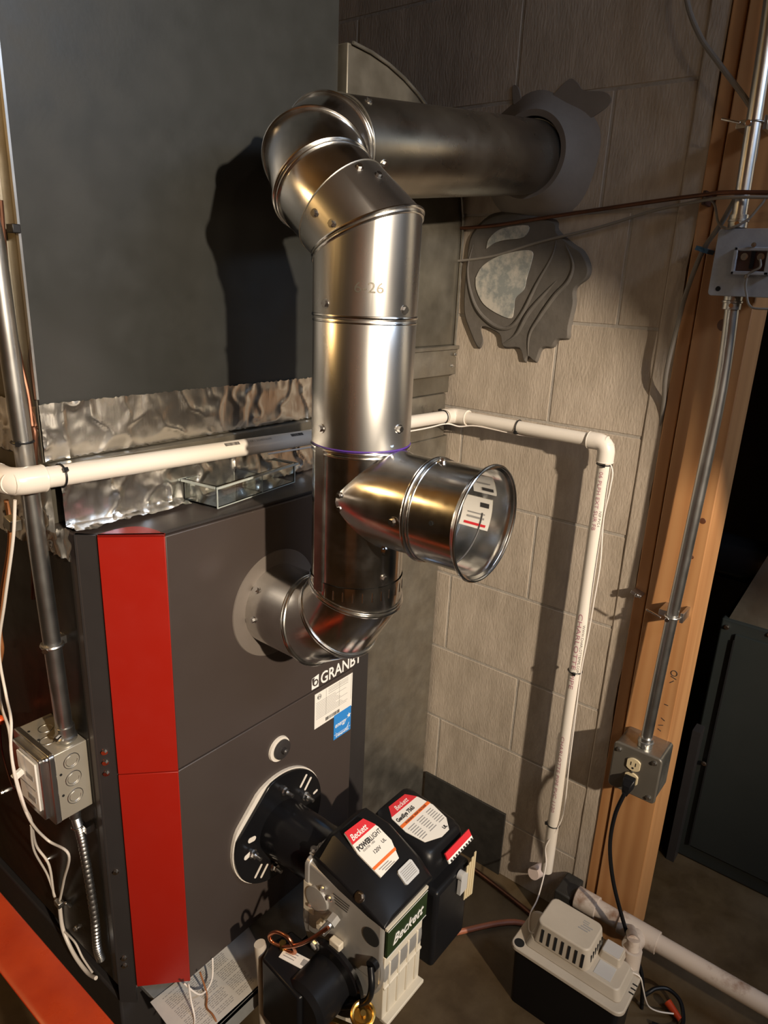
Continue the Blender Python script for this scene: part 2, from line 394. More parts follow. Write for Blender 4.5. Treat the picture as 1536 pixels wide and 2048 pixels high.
# branch saddle: tube trimmed against the body with a flared flange following the curve
br = MB(); n = 72; rings = []
Rb = R*0.985
dirs = [(math.cos(2*math.pi*k/n), math.sin(2*math.pi*k/n)) for k in range(n)]
def ybody(xo, rr): return SY-math.sqrt(max(rr*rr-xo*xo, 1e-9))
def onbody(scale, lift):
    out = []
    for c, s in dirs:
        xo, zo = c*Rb*scale, s*Rb*scale
        xo2 = max(-R*0.995, min(R*0.995, xo))
        y = ybody(xo2, R) if abs(xo) < R*0.999 else SY+(abs(xo)-R)*0.9
        l = lift
        out.append(V((SX+xo2*(1+lift/R), y-lift*0.9, ZT+zo)))
    return out
rings = [onbody(1.0, 0.0)]
def rring(y, rr): return [V((SX+c*rr, y, ZT+s*rr)) for c, s in dirs]
YB0 = 0.47
def mixr(a, b, t): return [p*(1-t)+q*t for p, q in zip(a, b)]
fl = [V((SX+max(-R*1.02, min(R*1.02, c*Rb*1.0)), ybody(max(-R*.99, min(R*.99, c*Rb)), R)-0.002, ZT+s*(Rb+0.004*abs(s)))) for c, s in dirs]
# diamond-shaped saddle flange: deeper towards top and bottom
fl2 = [V((SX+c*(Rb+0.002), ybody(max(-R*.985, min(R*.985, c*Rb)), R)-0.012, ZT+s*Rb)) for c, s in dirs]
br.loft([fl, fl2, rring(YB0, Rb+0.0005), rring(YB0-0.006, Rb)], GALV, cap=False)
bro = br.build('tee_branch', flue)
for (xo, zo) in ((-0.0630, 0.010), (-0.0615, -0.008)): screw((SX+xo*1.02, SY-0.020, ZT+zo), (-1, -0.25, 0), bro, r=0.0035)
screw((SX-0.014, SY-0.0605, ZT+0.0735), (-0.3, -1, 0.6), bro, r=0.0035)
# barometric collar slid into the branch
YC = 0.478
col = MB()
col.lathe((SX, 0, ZT), (0,-1,0), [(-YC+0.004, R+0.001), (-YC+0.010, R+0.0012), (-0.405, R+0.0012), (-0.400, R+0.005), (-0.398, R+0.0075), (-0.3965, R+0.006), (-0.399, R+0.002), (-0.405, R-0.0004), (-YC+0.004, R-0.0004)], GALV, n=72)
col.torus((SX, YC-0.004, ZT), Y_, R+0.0015, 0.003, GALV, n=72); col.torus((SX, YC-0.0115, ZT), Y_, R+0.001, 0.0018, GALV, n=72)
col.torus((SX, 0.396, ZT), Y_, R+0.0072, 0.0022, GALV, n=72)
colo = col.build('branch_collar', flue)
MB().torus((SX, 0.437, ZT), Y_, R-0.001, 0.0011, INK, n=60, k=6, a0=math.pi*0.05, a1=math.pi*1.02).build('seam_line', colo)
MB().cyl((SX-0.0655, 0.432, ZT+0.008), (SX-0.0662, 0.432, ZT+0.008), 0.003, DARK, n=16).build('open_hole', colo)
screw((SX-0.0655, 0.488, ZT-0.004), (-1, 0, 0), colo); screw((SX-0.004, 0.462, ZT+0.0665), (0.0, 0, 1), colo, r=0.004)
# stickers inside the collar
def inring(a, y, r=R-0.0012): return V((SX+math.cos(a)*r, y, ZT+math.sin(a)*r))
def curved_label(parent, a0, a1, y0, y1, lines, name):
    b = MB(); nn = 10; o = []
    for i in range(nn+1):
        a = a0+(a1-a0)*i/nn; o += [inring(a, y0), inring(a, y1)]
    b.add(o, [(2*i, 2*i+1, 2*i+3, 2*i+2) for i in range(nn)], PAPER)
    for (t0, t1, f0, f1, m) in lines:
        o = []
        for i in range(5):
            a = a0+(a1-a0)*(t0+(t1-t0)*i/4); o += [inring(a, y0+(y1-y0)*f0, R-0.0016), inring(a, y0+(y1-y0)*f1, R-0.0016)]
        b.add(o, [(2*i, 2*i+1, 2*i+3, 2*i+2) for i in range(4)], m)
    return b.build(name, parent)
curved_label(colo, 0.28, 0.78, 0.418, 0.452, [(0.15, 0.3, 0.1, 0.6, INK), (0.5, 0.56, 0.2, 0.8, GREYINK)], 'sticker')
curved_label(colo, -0.50, 0.16, 0.424, 0.468, [(0.08, 0.16, 0.1, 0.85, LRED), (0.3, 0.36, 0.2, 0.8, GREYINK), (0.45, 0.49, 0.2, 0.8, GREYINK), (0.7, 0.85, 0.1, 0.4, INK)], 'sticker')

# straight section
st = MB()
st.lathe((SX, SY, 0), Z_, [(-0.2045, R+0.0016), (-0.2045, R+0.0016), (-0.042, R+0.0016), (-0.040, R+0.0004)], GALVS, n=64)
st.torus((SX, SY, -0.0405), Z_, R+0.001, 0.0024, GALV, n=64); st.torus((SX, SY, -0.0475), Z_, R+0.001, 0.0014, GALV, n=64)
sto = st.build('straight_section', flue)
MB().torus((SX, SY, -0.2035), Z_, R+0.0018, 0.0009, PURPLE, n=64, k=5, a0=math.pi*0.8, a1=math.pi*1.75).build('marker_line', sto)
def az(a, z, rr=R+0.0016): return (SX+math.cos(a)*rr, SY+math.sin(a)*rr, z)
camaz = math.atan2(-SY, -SX)
for q in ((643,857),(798,858)):
    p, nn = oncyl(*q, (SX,SY,0), Z_, R+0.0016); screw(p, nn, sto)
for q in ((633,1160),(768,1157),(770,1103)):
    p, nn = oncyl(*q, (SX,SY,0), Z_, R); screw(p, nn, teeo)
# upper offset elbow and elbow to the wall
Z1 = 0.055
h = V((0.992, 0.0, 0.124)).normalized()
zc = 0.073+0.125*0.70
Cn = V((0.700, 0.724, zc))
J0 = V((SX, SY, Z1)); l = (Cn-J0).normalized(); 
Pm = J0+l*0.045
off_ = MB()
rg = gored(off_, [(SX, SY, -0.044), J0, J0+l*0.050], R+0.0022, GALVS)
bead(off_, rg[1], 0.0022, GALV, 0.0004); bead(off_, [p+V((0,0,-0.006)) for p in rg[1]], 0.0016, GALV, 0.0004); bead(off_, rg[2], 0.0009, GALVD, 0.0)
offo = off_.build('elbow', flue, merge=True)
tx = MB(); tx2 = MB()
tx.text('6-26', (0,0,0), (1,0,0), (0,1,0), 0.017, GALVD, depth=0, sx=1.15)
vs_ = []
for p in tx.v:
    a = camaz-0.22+p.x/R; vs_.append(V((SX+math.cos(a)*(R+0.0025), SY+math.sin(a)*(R+0.0025), -0.012+p.y)))
tx2.add(vs_, tx.f, GALVO); tx2.build('stamped_number', offo)
for q in ((652,607),(808,620)):
    p, nn = oncyl(*q, (SX,SY,0), Z_, R+0.0012); screw(p, nn, offo)
up = MB(); au = 0.078; su = au/1.366
A1 = Cn-l*au; A2 = A1+(l*c30+h*s30)*su; A3 = A2+(l*s30+h*c30)*su
rg = gored(up, [J0+l*0.022, A1, A2, A3, A3+h*0.03], R, GALV)
for k in (1, 2, 3): bead(up, rg[k], 0.0024, GALV, 0.0008)
bead(up, [p+h*0.006 for p in rg[3]], 0.0016, GALV, 0.0004); bead(up, [p-l*0.006 for p in rg[1]], 0.0015, GALV, 0.0004)
upo = up.build('elbow', flue, merge=True)
u1, v1, _ = frame(l)
tc_ = (V((0,0,0))-Pm).normalized(); 
def onlean(d, ang):
    f = (tc_-l*tc_.dot(l)).normalized(); g = l.cross(f)
    nn = f*math.cos(ang)+g*math.sin(ang); return J0+l*d+nn*(R+0.001), nn
for q in ((630,426),(664,447),(718,336),(756,352)):
    p, nn = oncyl(*q, J0, l, R+0.001); screw(p, nn, upo, r=0.0042)
# run into the wall
hp = MB(); H0 = A3+h*0.018; tt = (1.378-H0.x)/h.x; H1 = H0+h*tt
L_ = (H1-H0).length
hp.lathe(H0, h, [(0, R+0.0014), (0.001, R+0.0016), (L_-0.03, R+0.0012), (L_, R+0.0012)], GALVP, n=64)
hp.torus(H0+h*0.001, h, R+0.0014, 0.0014, GALVD, n=64)
hp.torus(H1-h*0.022, h, R+0.0016, 0.0022, GALVD, n=64)
hpo = hp.build('wall_pipe', flue)
fh = (-H0).normalized(); fh = (fh-h*fh.dot(h)).normalized(); gh = h.cross(fh)
for q in ((737,203),(768,328)):
    p, nn = oncyl(*q, H0, h, R+0.0016); screw(p, nn, hpo, r=0.0045)

CEMB = mat('tan_grey_cement', (0.190, 0.165, 0.142), 0.8, col2=(0.235, 0.205, 0.178), cs=9, bump=0.4, bs=22, dist=0.003)
# cement collar round the wall pipe
q = MB(); ringA = []; ringB = []; ringC = []; ringD = []
nn_ = 60
for k in range(nn_):
    a = 2*math.pi*k/nn_
    wob = 0.008*math.sin(2*a+1)+0.004*math.sin(5*a+0.4)
    cy, cz = 0.724, 0.245
    f = lambda r, x: V((x, cy+math.cos(a)*r, cz+math.sin(a)*r))
    ringA.append(f(0.067, 1.340)); ringB.append(f(0.078, 1.338)); ringC.append(f(0.098+wob*0.6, 1.362)); ringD.append(f(0.122+wob*1.3, 1.3755))
q.loft([ringA, ringB, ringC, ringD], CEMB, cap=False)
sm_ = [(a, b) for a, b in [(p.x, p.y) for p in smooth_path([V((y, z, 0)) for y, z in [(0.72,0.335),(0.700,0.352),(0.672,0.374),(0.655,0.366),(0.640,0.352),(0.60,0.345),(0.585,0.330),(0.60,0.315),(0.64,0.30),(0.72,0.30),(0.77,0.32),(0.785,0.345),(0.79,0.375),(0.778,0.372),(0.765,0.345),(0.745,0.335),(0.72,0.335)]], 4)[:-1]]]
q.prism(sm_, (1.376,0,0), (0,-1,0), (0,0,1), 0.0001, CEM) if False else q.prism([(a, b) for a, b in sm_], (1.3725,0,0), (0,1,0), (0,0,1), 0.003, CEMB)
tag(q.build('mortar_collar'), 'grey cement collar smeared round the flue pipe where it enters the block wall', 'mortar')
# old flue hole patch
def cpx(pts):   # from crop coordinates to wall (y,z): affine fit on the wall plane
    return pts
def onx(px, py, x): r = ray(px, py); r = r*x/r[0]; return (float(r[1]), float(r[2]))
def patch(crop, x, th, m, scale=3.339, ox=880, oy=400):
    p = [onx(ox+a/scale, oy+b/scale, XW) for a, b in crop]
    b_ = MB()
    cy = sum(a for a, b in p)/len(p); cz = sum(b for a, b in p)/len(p)
    P0 = [V((XW+0.001, a, b)) for a, b in p]; P1 = [V((x, cy+(a-cy)*0.955, cz+(b-cz)*0.955)) for a, b in p]
    n = len(p); b_.add(P0+P1, [(i, (i+1) % n, n+(i+1) % n, n+i) for i in range(n)]+[tuple(range(n, 2*n))], m); return b_
def round_poly(p, n=4):
    out = smooth_path([V((a, b, 0)) for a, b in p+[p[0]]], n)[:-1]; return [(q.x, q.y) for q in out]
outer = [(185,330),(215,215),(330,100),(480,70),(600,90),(780,130),(800,200),(900,290),(970,340),(1015,440),(1000,520),(920,590),(915,700),(880,850),(870,930),(800,940),(760,990),(690,1000),(650,1090),(600,1055),(572,1090),(540,1000),(430,990),(400,900),(280,850),(290,950),(255,995),(200,880),(160,750),(165,550)]
m1 = patch(round_poly(outer), 1.3665, 0, CEM)
tag(m1.build('mortar_patch', bevel=0.002), 'ragged dark cement patch on the block wall below the flue pipe', 'mortar')
# swirled trowel ridges on the patch
in1 = [(245,520),(290,440),(400,370),(560,330),(640,340),(630,420),(600,520),(580,600),(520,660),(510,740),(490,800),(400,770),(300,700),(250,600)]
in2 = [(320,330),(340,260),(430,190),(610,170),(580,250),(450,270),(380,290)]
cap_t = thing('flue_hole_cover', 'round dull metal cover half buried in the dark cement patch', 'metal cover', (1.364, 0.75, -0.06))
CAPM = mat('dull_mottled_tin', (0.27, 0.29, 0.28), 0.5, 0.3, col2=(0.56, 0.53, 0.47), cs=26, cd=10, c0=.42, c1=.6)
for pp in (in1, in2):
    patch(round_poly(pp), 1.3650, 0, CAPM).build('metal_plate', cap_t)
rd = MB()
for path in ([(235,300),(200,450),(215,600),(270,740),(380,840),(480,850),(560,760),(660,560),(760,380),(790,260)],
             [(600,1040),(610,900),(680,780),(780,640),(870,540),(900,430),(850,300)],
             [(430,960),(520,900),(600,760),(700,640),(790,540)]):
    P = [V((1.3665, *onx(880+a/3.339, 400+b/3.339, XW))) for a, b in path]
    P = smooth_path(P, 6); rr = [0.004*math.sin(math.pi*(i+0.4)/len(P))+0.0006 for i in range(len(P))]
    rd.tube(P, rr, CEM, 8)
tag(rd.build('trowel_ridge'), 'raised curved trowel ridges across the dark cement patch', 'mortar')

# ================================================================== FURNACE
XL, XR, YF = 0.435, 0.995, 0.764
fz0, fz1 = -1.118, -0.330
fur = thing('furnace', 'charcoal oil furnace cabinet with bright red vertical corner strip', 'furnace', (0.715, 1.05, -1.16))
body = MB()
plan = [(0.516,0.772),(0.914,0.772),(0.978,0.822),(XR,0.845),(XR,1.40),(XL,1.40),(XL,0.845),(0.4535,0.826)]
body.prism(plan, (0,0,-1.125), X_, Y_, fz1+1.125, CAB)
bo = body.build('cabinet', fur, bevel=0.002)
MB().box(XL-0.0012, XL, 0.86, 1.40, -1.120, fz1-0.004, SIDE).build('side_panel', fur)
# top rim lip
MB().box(0.516, 0.914, 0.770, 0.774, fz1-0.001, fz1+0.002, CABD).build('top_lip', fur)
up_p = MB().box(0.5165, 0.914, YF, 0.7735, -0.7020, fz1-0.002, CAB).build('upper_front_panel', fur, bevel=0.0015)
lo_p = MB().box(0.5165, 0.914, YF, 0.7735, fz0, -0.7045, CAB).build('lower_front_panel', fur, bevel=0.0015)
# corner post behind the strip
MB().prism([(0.4345,0.846),(0.452,0.824),(0.456,0.828),(0.44,0.85)], (0,0,-1.16), X_, Y_, 0.83, CABD).build('corner_post', fur)
# diagonal red strips with curved top cap
u_ = V((0.515-0.4525, 0.7625-0.8205, 0)); Lr = u_.length; u_.normalize(); nrm_ = V((u_.y, -u_.x, 0)); nrm_ = -nrm_ if nrm_.dot(V((-1,-1,0))) < 0 else nrm_
def redstrip(z0, z1, capz=False):
    b = MB(); o = V((0.4525, 0.8205, z0))
    P = [o, o+u_*Lr, o+u_*Lr-nrm_*0.006, o-nrm_*0.006]
    b.loft([P, [p+Z_*(z1-z0) for p in P]], RED)
    if capz:
        arc = [o+Z_*(z1-z0)+u_*Lr*t-nrm_*(0.030*math.sin(math.pi*t)+0.004) for t in [i/14 for i in range(15)]]
        base = [o+Z_*(z1-z0)+u_*Lr*t for t in (1, 0)]
        n_ = arc+base; k = len(n_)
        b.add([p-Z_*0.004 for p in n_]+n_, [tuple(range(k))[::-1], tuple(range(k, 2*k))]+[(i, (i+1) % k, k+(i+1) % k, k+i) for i in range(k)], RED)
    return b
tag(redstrip(-0.7022, -0.3285, True).build('red_strip', fur, bevel=0.0008), 'upper red strip', None)
tag(redstrip(fz0-0.004, -0.7040).build('red_strip', fur, bevel=0.0008), 'lower red strip', None)
sn = V((-1, -0.75, 0)).normalized()
for zz_ in (-0.665, -0.683, -0.702, -0.885, -1.062, -1.078):
    screw((0.4435, 0.8365, zz_), sn, fur, r=0.0042)
for (yy, zz_) in ((0.905, -0.497), (1.05, -0.99), (1.20, -0.93), (0.97, -1.09)):
    screw((XL-0.0015, yy, zz_), (-1,0,0), fur, r=0.0042)
# base tray the cabinet stands on and its shelf
MB().box(0.47, 0.99, 0.684, 1.38, -1.160, -1.150, PAD).box(0.47, 0.99, 0.684, 0.694, -1.19, -1.150, PAD).build('base_tray', fur, bevel=0.001)
MB().box(0.93, 1.088, 0.865, 1.40, FL, -0.34, CABD).build('blower_compartment', fur, bevel=0.003)
# printed brand and labels
g = MB(); yl = YF-0.0002
g.text('GRANBY', (0.8225, yl, -0.6975), X_, Z_, 0.0335, WHT, bold=0.0004, sx=0.86)
g.prism([(0.8,-0.6985),(0.818,-0.6985),(0.818,-0.673),(0.8,-0.676)], (0,yl-0.0003,0), X_, Z_, 0.0002, WHT)
g.torus((0.8095, yl-0.0008, -0.687), Y_, 0.0055, 0.0014, CAB, n=20, k=5)
g.prism([(0.800,-0.676),(0.807,-0.676),(0.802,-0.69)], (0,yl-0.0007,0), X_, Z_, 0.0002, CAB)
g.build('brand_lettering', fur, smooth=False)
lb = MB(); lb.box(0.8085, 0.9125, yl-0.0004, yl, -0.7855, -0.7120, PAPER)
def hline(b, x0, x1, z, t, m, y): b.box(x0, x1, y-0.0003, y, z-t/2, z+t/2, m)
yy2 = yl-0.0005
lb.torus((0.8205, yy2, -0.7215), Y_, 0.0048, 0.0005, INK, n=20, k=4); lb.text('ETL', (0.8205, yy2, -0.7235), X_, Z_, 0.0055, INK, 'CENTER')
for zz_ in (-0.716, -0.7195, -0.7225, -0.7265): hline(lb, 0.845, 0.90, zz_, 0.0007, GREYINK, yy2)
for i in range(11):
    zz_ = -0.7325-i*0.0034; hline(lb, 0.812, 0.812+random.uniform(.05,.092), zz_, 0.0006, GREYINK, yy2)
for x0 in (0.8385, 0.875, 0.909): lb.box(x0, x0+0.0004, yy2-0.0003, yy2, -0.768, -0.714, GREYINK)
for i in range(22):
    x0 = 0.838+i*0.0018; lb.box(x0, x0+random.choice((0.0006,0.0011)), yy2-0.0003, yy2, -0.7815, -0.7745, INK)
tag(lb.build('rating_label', fur, smooth=False), 'white rating label', None)
eb = MB(); eb.box(0.8615, 0.9105, yl-0.0008, yl-0.0004, -0.8375, -0.7830, LBLUE)
ye = yl-0.0009
eb.text('energy', (0.864, ye, -0.812), X_, Z_, 0.0145, WHT, shear=0.35, sx=0.8)
eb.text('ENERGY STAR', (0.886, ye, -0.834), X_, Z_, 0.0062, WHT, 'CENTER', sx=0.95)
star = [(0.9045+math.cos(math.pi/2+i*math.pi/5)*(0.0062 if i % 2 == 0 else 0.0026), -0.802+math.sin(math.pi/2+i*math.pi/5)*(0.0062 if i % 2 == 0 else 0.0026)) for i in range(10)]
eb.prism(star, (0,ye,0), X_, Z_, 0.0002, WHT)
eb.torus((0.885, ye, -0.812), Y_, 0.021, 0.0004, WHT, n=24, k=4, a0=0.3, a1=2.6)
hline(eb, 0.863, 0.909, -0.8275, 0.0006, WHT, ye)
tag(eb.build('efficiency_label', fur, smooth=False), 'blue efficiency label', None)
# flue collar gasket on the front
MB().lathe((SX, YF, ZE), (0,-1,0), [(0,0.0005),(0.0015,0.0005),(0.0015,0.0885),(0.0,0.0895)], mat('taupe_gasket', (0.135,0.115,0.10), 0.55, bump=0.2, bs=120), n=72).build('flue_gasket', fur)
# observation port
op = MB(); oc = V((0.7195, YF, -0.777))
op.lathe(oc, (0,-1,0), [(0,0.0005),(0.004,0.0005),(0.004,0.0225),(0,0.0235)], GASK, n=40)
opo = op.build('observation_port', fur)
op = MB(); op.lathe(oc+V((0.003,0,-0.001)), (0,-1,0), [(0.004,0.0185),(0.008,0.0180),(0.0095,0.014),(0.0095,0.006),(0.016,0.0055),(0.018,0.003),(0.018,0.0003)], CABD, n=40)
op.build('port_cap', opo)

# clear acrylic tray left on the cabinet top
an = math.radians(8); cu, cv = V((math.cos(an), math.sin(an), 0)), V((-math.sin(an), math.cos(an), 0))
o = V((0.632, 0.7985, fz1+0.0025)); A, B, Hh, th = 0.185, 0.068, 0.034, 0.0022
bx = MB()
def ob(u0, u1, v0, v1, z0, z1, m=ACR):
    c = o+cu*(u0+u1)/2+cv*(v0+v1)/2+Z_*(z0+z1)/2; bx.obox(c, (abs(u1-u0), abs(v1-v0), z1-z0), m, cu, cv, Z_)
ob(0,A,0,B,0,th); ob(0,A,0,th,th,Hh); ob(0,A,B-th,B,th,Hh); ob(0,th,th,B-th,th,Hh); ob(A-th,A,th,B-th,th,Hh); ob(A*0.55,A*0.55+th,th,B-th,th,Hh*0.9)
ob(-0.004,A+0.004,-0.004,0,Hh-0.003,Hh); ob(-0.004,A+0.004,B,B+0.004,Hh-0.003,Hh); ob(-0.004,0,0,B,Hh-0.003,Hh); ob(A,A+0.004,0,B,Hh-0.003,Hh)
ACRE = mat('acrylic_edge', (0.80, 0.88, 0.86), 0.15, trans=0.55)
for (u0,u1,v0,v1,z0,z1) in ((-.005,A+.005,-.005,-.003,Hh-.003,Hh+.0002),(-.005,A+.005,B+.003,B+.005,Hh-.003,Hh+.0002),(-.005,-.003,0,B,Hh-.003,Hh+.0002),(A+.003,A+.005,0,B,Hh-.003,Hh+.0002),(-.001,.0005,-.001,.0005,0,Hh),(A-.0005,A+.001,-.001,.0005,0,Hh),(0,A,-.001,.0002,0,.0015),(A*.55,A*.55+th,.001,.002,0,Hh*.9)): ob(u0,u1,v0,v1,z0,z1,ACRE)
tag(bx.build('plastic_tray', smooth=False), 'empty clear plastic divided tray on top of the charcoal furnace cabinet', 'tray')

# concrete pad below
tag(MB().box(0.437, 0.99, 0.850, 1.398, FL, -1.161, CABD).build('base_stand', bevel=0.004), 'dark stand under the charcoal furnace lifting it off the floor', 'stand')
# manual
mn = MB(); mo = V((0.445, 0.704, -1.1495))
mm = V((0.605, 0.690, -1.1495))
pts_ = [(0.462,0.800),(0.664,0.790),(0.629,0.686),(0.480,0.690),(0.455,0.720)]
mn.prism(pts_, (0,0,-1.1495), X_, Y_, 0.0012, SHEET)
for rr_ in range(26):
    yy_ = 0.698+rr_*0.0036; colx = 0.478
    while colx < 0.60:
        wd = 0.036
        x_ = colx
        while x_ < colx+wd-0.004:
            Lw = random.uniform(0.002, 0.008)
            if rr_ % 7 != 3: mn.box(x_, min(x_+Lw, colx+wd), yy_, yy_+0.0015, -1.1484, -1.1482, GREYINK)
            x_ += Lw+0.0014
        colx += 0.043
tag(mn.build('instruction_sheet', smooth=False), 'grey printed instruction sheet lying under the front edge of the furnace', 'paper')

# ================================================================== SUPPLY PLENUM with foil
pl = thing('supply_plenum', 'tall dark grey sheet-metal plenum standing on the furnace top', 'duct', (0.71, 1.15, -0.33))
MB().box(0.432, 0.986, 0.902, 1.395, -0.33, 0.945, GALVO).build('casing', pl, bevel=0.001)
MB().box(0.4335, 0.986, 0.8985, 0.902, -0.172, 0.945, PLEN).build('front_sheet', pl, bevel=0.0005)
MB().box(0.4305, 0.4335, 0.897, 0.903, -0.16, 0.945, ZINC).build('corner_edge', pl)
MB().box(0.4290, 0.432, 0.93, 0.936, -0.16, 0.945, GALVD).box(0.4290, 0.432, 1.05, 1.056, -0.16, 0.945, GALVD).build('side_seam', pl)
def crumple(name, parent, P, nu, nv, amp, seed, m=FOIL):
    """crumpled foil patch spanning the 4 corner points, displaced along its normal"""
    rnd = random.Random(seed); b = MB(); a, bb, c, d = [V(p) for p in P]; nrm = (bb-a).cross(d-a).normalized()
    from mathutils import noise
    o = []
    for j in range(nv+1):
        for i in range(nu+1):
            s, t = i/nu, j/nv
            p = (a*(1-s)+bb*s)*(1-t)+(d*(1-s)+c*s)*t
            q = p*26+V((seed, 0, 0)); q = V((q.x+noise.noise(p*40)*0.8, q.y, q.z*0.45)); dd = (1-abs(noise.noise(q)))**6*amp*1.5+noise.noise(p*70+V((seed,3,1)))*amp*0.28
            edge = rnd.uniform(-0.0012, 0.0012) if j in (0, nv) else 0
            o.append(p+nrm*dd+(d-a).normalized()*edge)
    b.add(o, [(j*(nu+1)+i, j*(nu+1)+i+1, (j+1)*(nu+1)+i+1, (j+1)*(nu+1)+i) for j in range(nv) for i in range(nu)], m)
    return b.build(name, parent)
yf_ = 0.8965
crumple('foil_tape', pl, [(0.432,yf_,-0.240),(0.99,yf_,-0.240),(0.99,yf_,-0.168),(0.432,yf_,-0.166)], 150, 22, 0.0016, 1)
MB().box(0.432, 0.99, 0.878, 0.902, -0.262, -0.243, GALVO).box(0.432, 0.99, 0.862, 0.902, -0.268, -0.262, GALVO).build('flange', pl, bevel=0.001)
crumple('foil_tape', pl, [(0.437,0.868,-0.327),(0.985,0.868,-0.327),(0.985,0.874,-0.268),(0.437,0.872,-0.268)], 150, 18, 0.0022, 2)
crumple('foil_tape', pl, [(0.437,0.838,-0.3265),(0.62,0.842,-0.3265),(0.62,0.874,-0.325),(0.437,0.874,-0.325)], 60, 10, 0.0030, 3)
crumple('foil_tape', pl, [(0.4285,1.39,-0.240),(0.4285,0.895,-0.240),(0.4285,0.895,-0.168),(0.4285,1.39,-0.168)], 120, 16, 0.002, 4)
crumple('foil_tape', pl, [(0.4225,1.39,-0.330),(0.4225,0.868,-0.330),(0.4225,0.868,-0.268),(0.4225,1.39,-0.268)], 120, 16, 0.003, 5)
crumple('foil_tape', pl, [(0.4325,1.10,-0.375),(0.4325,0.850,-0.368),(0.4325,0.848,-0.325),(0.4325,1.10,-0.325)], 70, 12, 0.0035, 6)

# ================================================================== RETURN DUCT by the block wall
rt = thing('return_duct', 'dull galvanized return duct rising in the corner against the block wall', 'duct', (1.23, 1.1, FL))
MB().box(1.092, 1.368, 0.880, 1.35, FL, -0.33, GALVD).build('lower_drop', rt, bevel=0.002)
tr = MB(); 
tr.loft([[V((1.10,0.880,-0.33)),V((1.352,0.880,-0.33)),V((1.352,1.35,-0.33)),V((1.10,1.35,-0.33))],
         [V((1.10,0.880,-0.232)),V((1.350,0.880,-0.232)),V((1.350,1.35,-0.232)),V((1.10,1.35,-0.232))]], GALVD)
tr.box(1.00, 1.368, 0.886, 1.35, -0.232, -0.190, GALVO); tr.box(1.00, 1.371, 0.872, 1.35, -0.190, -0.134, GALVD)
tr.build('transition', rt, bevel=0.002)
MB().box(1.00, 1.3735, 0.868, 1.35, -0.134, -0.126, GALVD).build('drive_cleat', rt, bevel=0.001)
cheek = [(1.03,-0.126),(1.372,-0.126)]
for i in range(13):
    a = math.radians(90*i/12); cheek.append((1.0+0.372*math.cos(a), 0.10+0.27*math.sin(a)))
cheek += [(0.992, 0.37), (0.992,0.20), (1.03, 0.05)]
ck = MB().prism([p for p in cheek], (0,0.8835,0), X_, Z_, -0.45, GALVO); ck.build('radius_elbow', rt, bevel=0.002)
eg = MB(); pathc = [(1.371,0.879,-0.126),(1.371,0.879,0.09)]+[(1.0+0.371*math.cos(math.radians(90*i/12)), 0.879, 0.10+0.27*math.sin(math.radians(90*i/12))) for i in range(1, 13)]
eg.tube(pathc, 0.0028, GALVD, 8); eg.build('edge_seam', rt)
screw((1.358, 0.868, -0.145), (0,-1,0), rt, r=0.0035); screw((1.352, 0.871, -0.17), (0,-1,0), rt, r=0.003)

# ================================================================== PVC CONDENSATE LINE
RP = 0.01335
pv = thing('pvc_pipe', 'ivory PVC drain line crossing the furnace and dropping down the block wall', 'pipe', (1.32, 0.48, -1.31))
def elbow(b, c, d1, d2, r, rs, m):
    """socket elbow at corner c joining directions d1,d2 (pointing away)"""
    d1, d2, c = V(d1).normalized(), V(d2).normalized(), V(c); Q = 1.25*rs; path = []
    for i in range(11):
        t = i/10; path.append(c+d1*Q*(1-t)**2+d2*Q*t**2)
    b.tube([c+d1*(Q+0.016)]+path+[c+d2*(Q+0.016)], rs, m, 24, cap=True)
    b.torus(c+d1*(Q+0.016), d1, rs*0.93, rs*0.10, m, n=28, k=8); b.torus(c+d2*(Q+0.016), d2, rs*0.93, rs*0.10, m, n=28, k=8)
PA = V((0.362, 0.838, -0.2440)); PB = V((1.335, 0.846, -0.2760)); PC = V((1.327, 0.486, -0.2770)); PD = V((1.324, 0.484, -1.318))
PZ = V((0.350, 1.38, -0.236))
for a, b_ in ((PZ, PA), (PA, PB), (PB, PC), (PC, PD)):
    MB().cyl(a, b_, RP, PVC, n=28).build('pipe_run', pv)
for c, p, q in ((PA, PZ, PB), (PB, PA, PC), (PC, PB, PD)):
    bb = MB(); elbow(bb, c, p-c, q-c, RP, RP*1.26, PVC); bb.build('elbow', pv)
pr = MB()
def flush():
    global pr
    pr.build('printed_marking', pv, smooth=False); pr = MB()
axp = (PB-PA).normalized(); upn = V((0,-0.62,0.78))
pr.curvetext('1 OR I  SCHEDULE40', PA+axp*0.36, axp, RP, upn, 0.0055, GREYINK); flush()
dn = (PD-PC).normalized(); outn = V((-0.93,-0.36,0))
pr.curvetext('06 PLPH EXT SUR FB', PC+dn*0.055, dn, RP, V((-1.0,-0.12,0)), 0.0100, PINKINK, sx=1.35); flush()
pr.curvetext('CHARLOTTE PIPE', PC+dn*0.36, dn, RP, V((-1.0,-0.08,0)), 0.0125, PINKINK, sx=1.85); flush()
pr.curvetext('CHARLOTTE PIPE PVC 1120', PC+dn*0.66, dn, RP, V((-1.0,0.05,0)), 0.0105, PINKINK, sx=1.6); flush()
pr.curvetext('WWW.CHARLOTTEPIPE.COM', PC+dn*0.385, dn, RP, V((-0.72,-0.72,0)), 0.0078, INK, sx=1.1); flush()
pr.curvetext('NSF PVC-I', PC+dn*0.135, dn, RP, V((-0.72,-0.72,0)), 0.0075, INK); flush()
for k, c0 in enumerate((0.37, 0.135+0.0)):
    pass
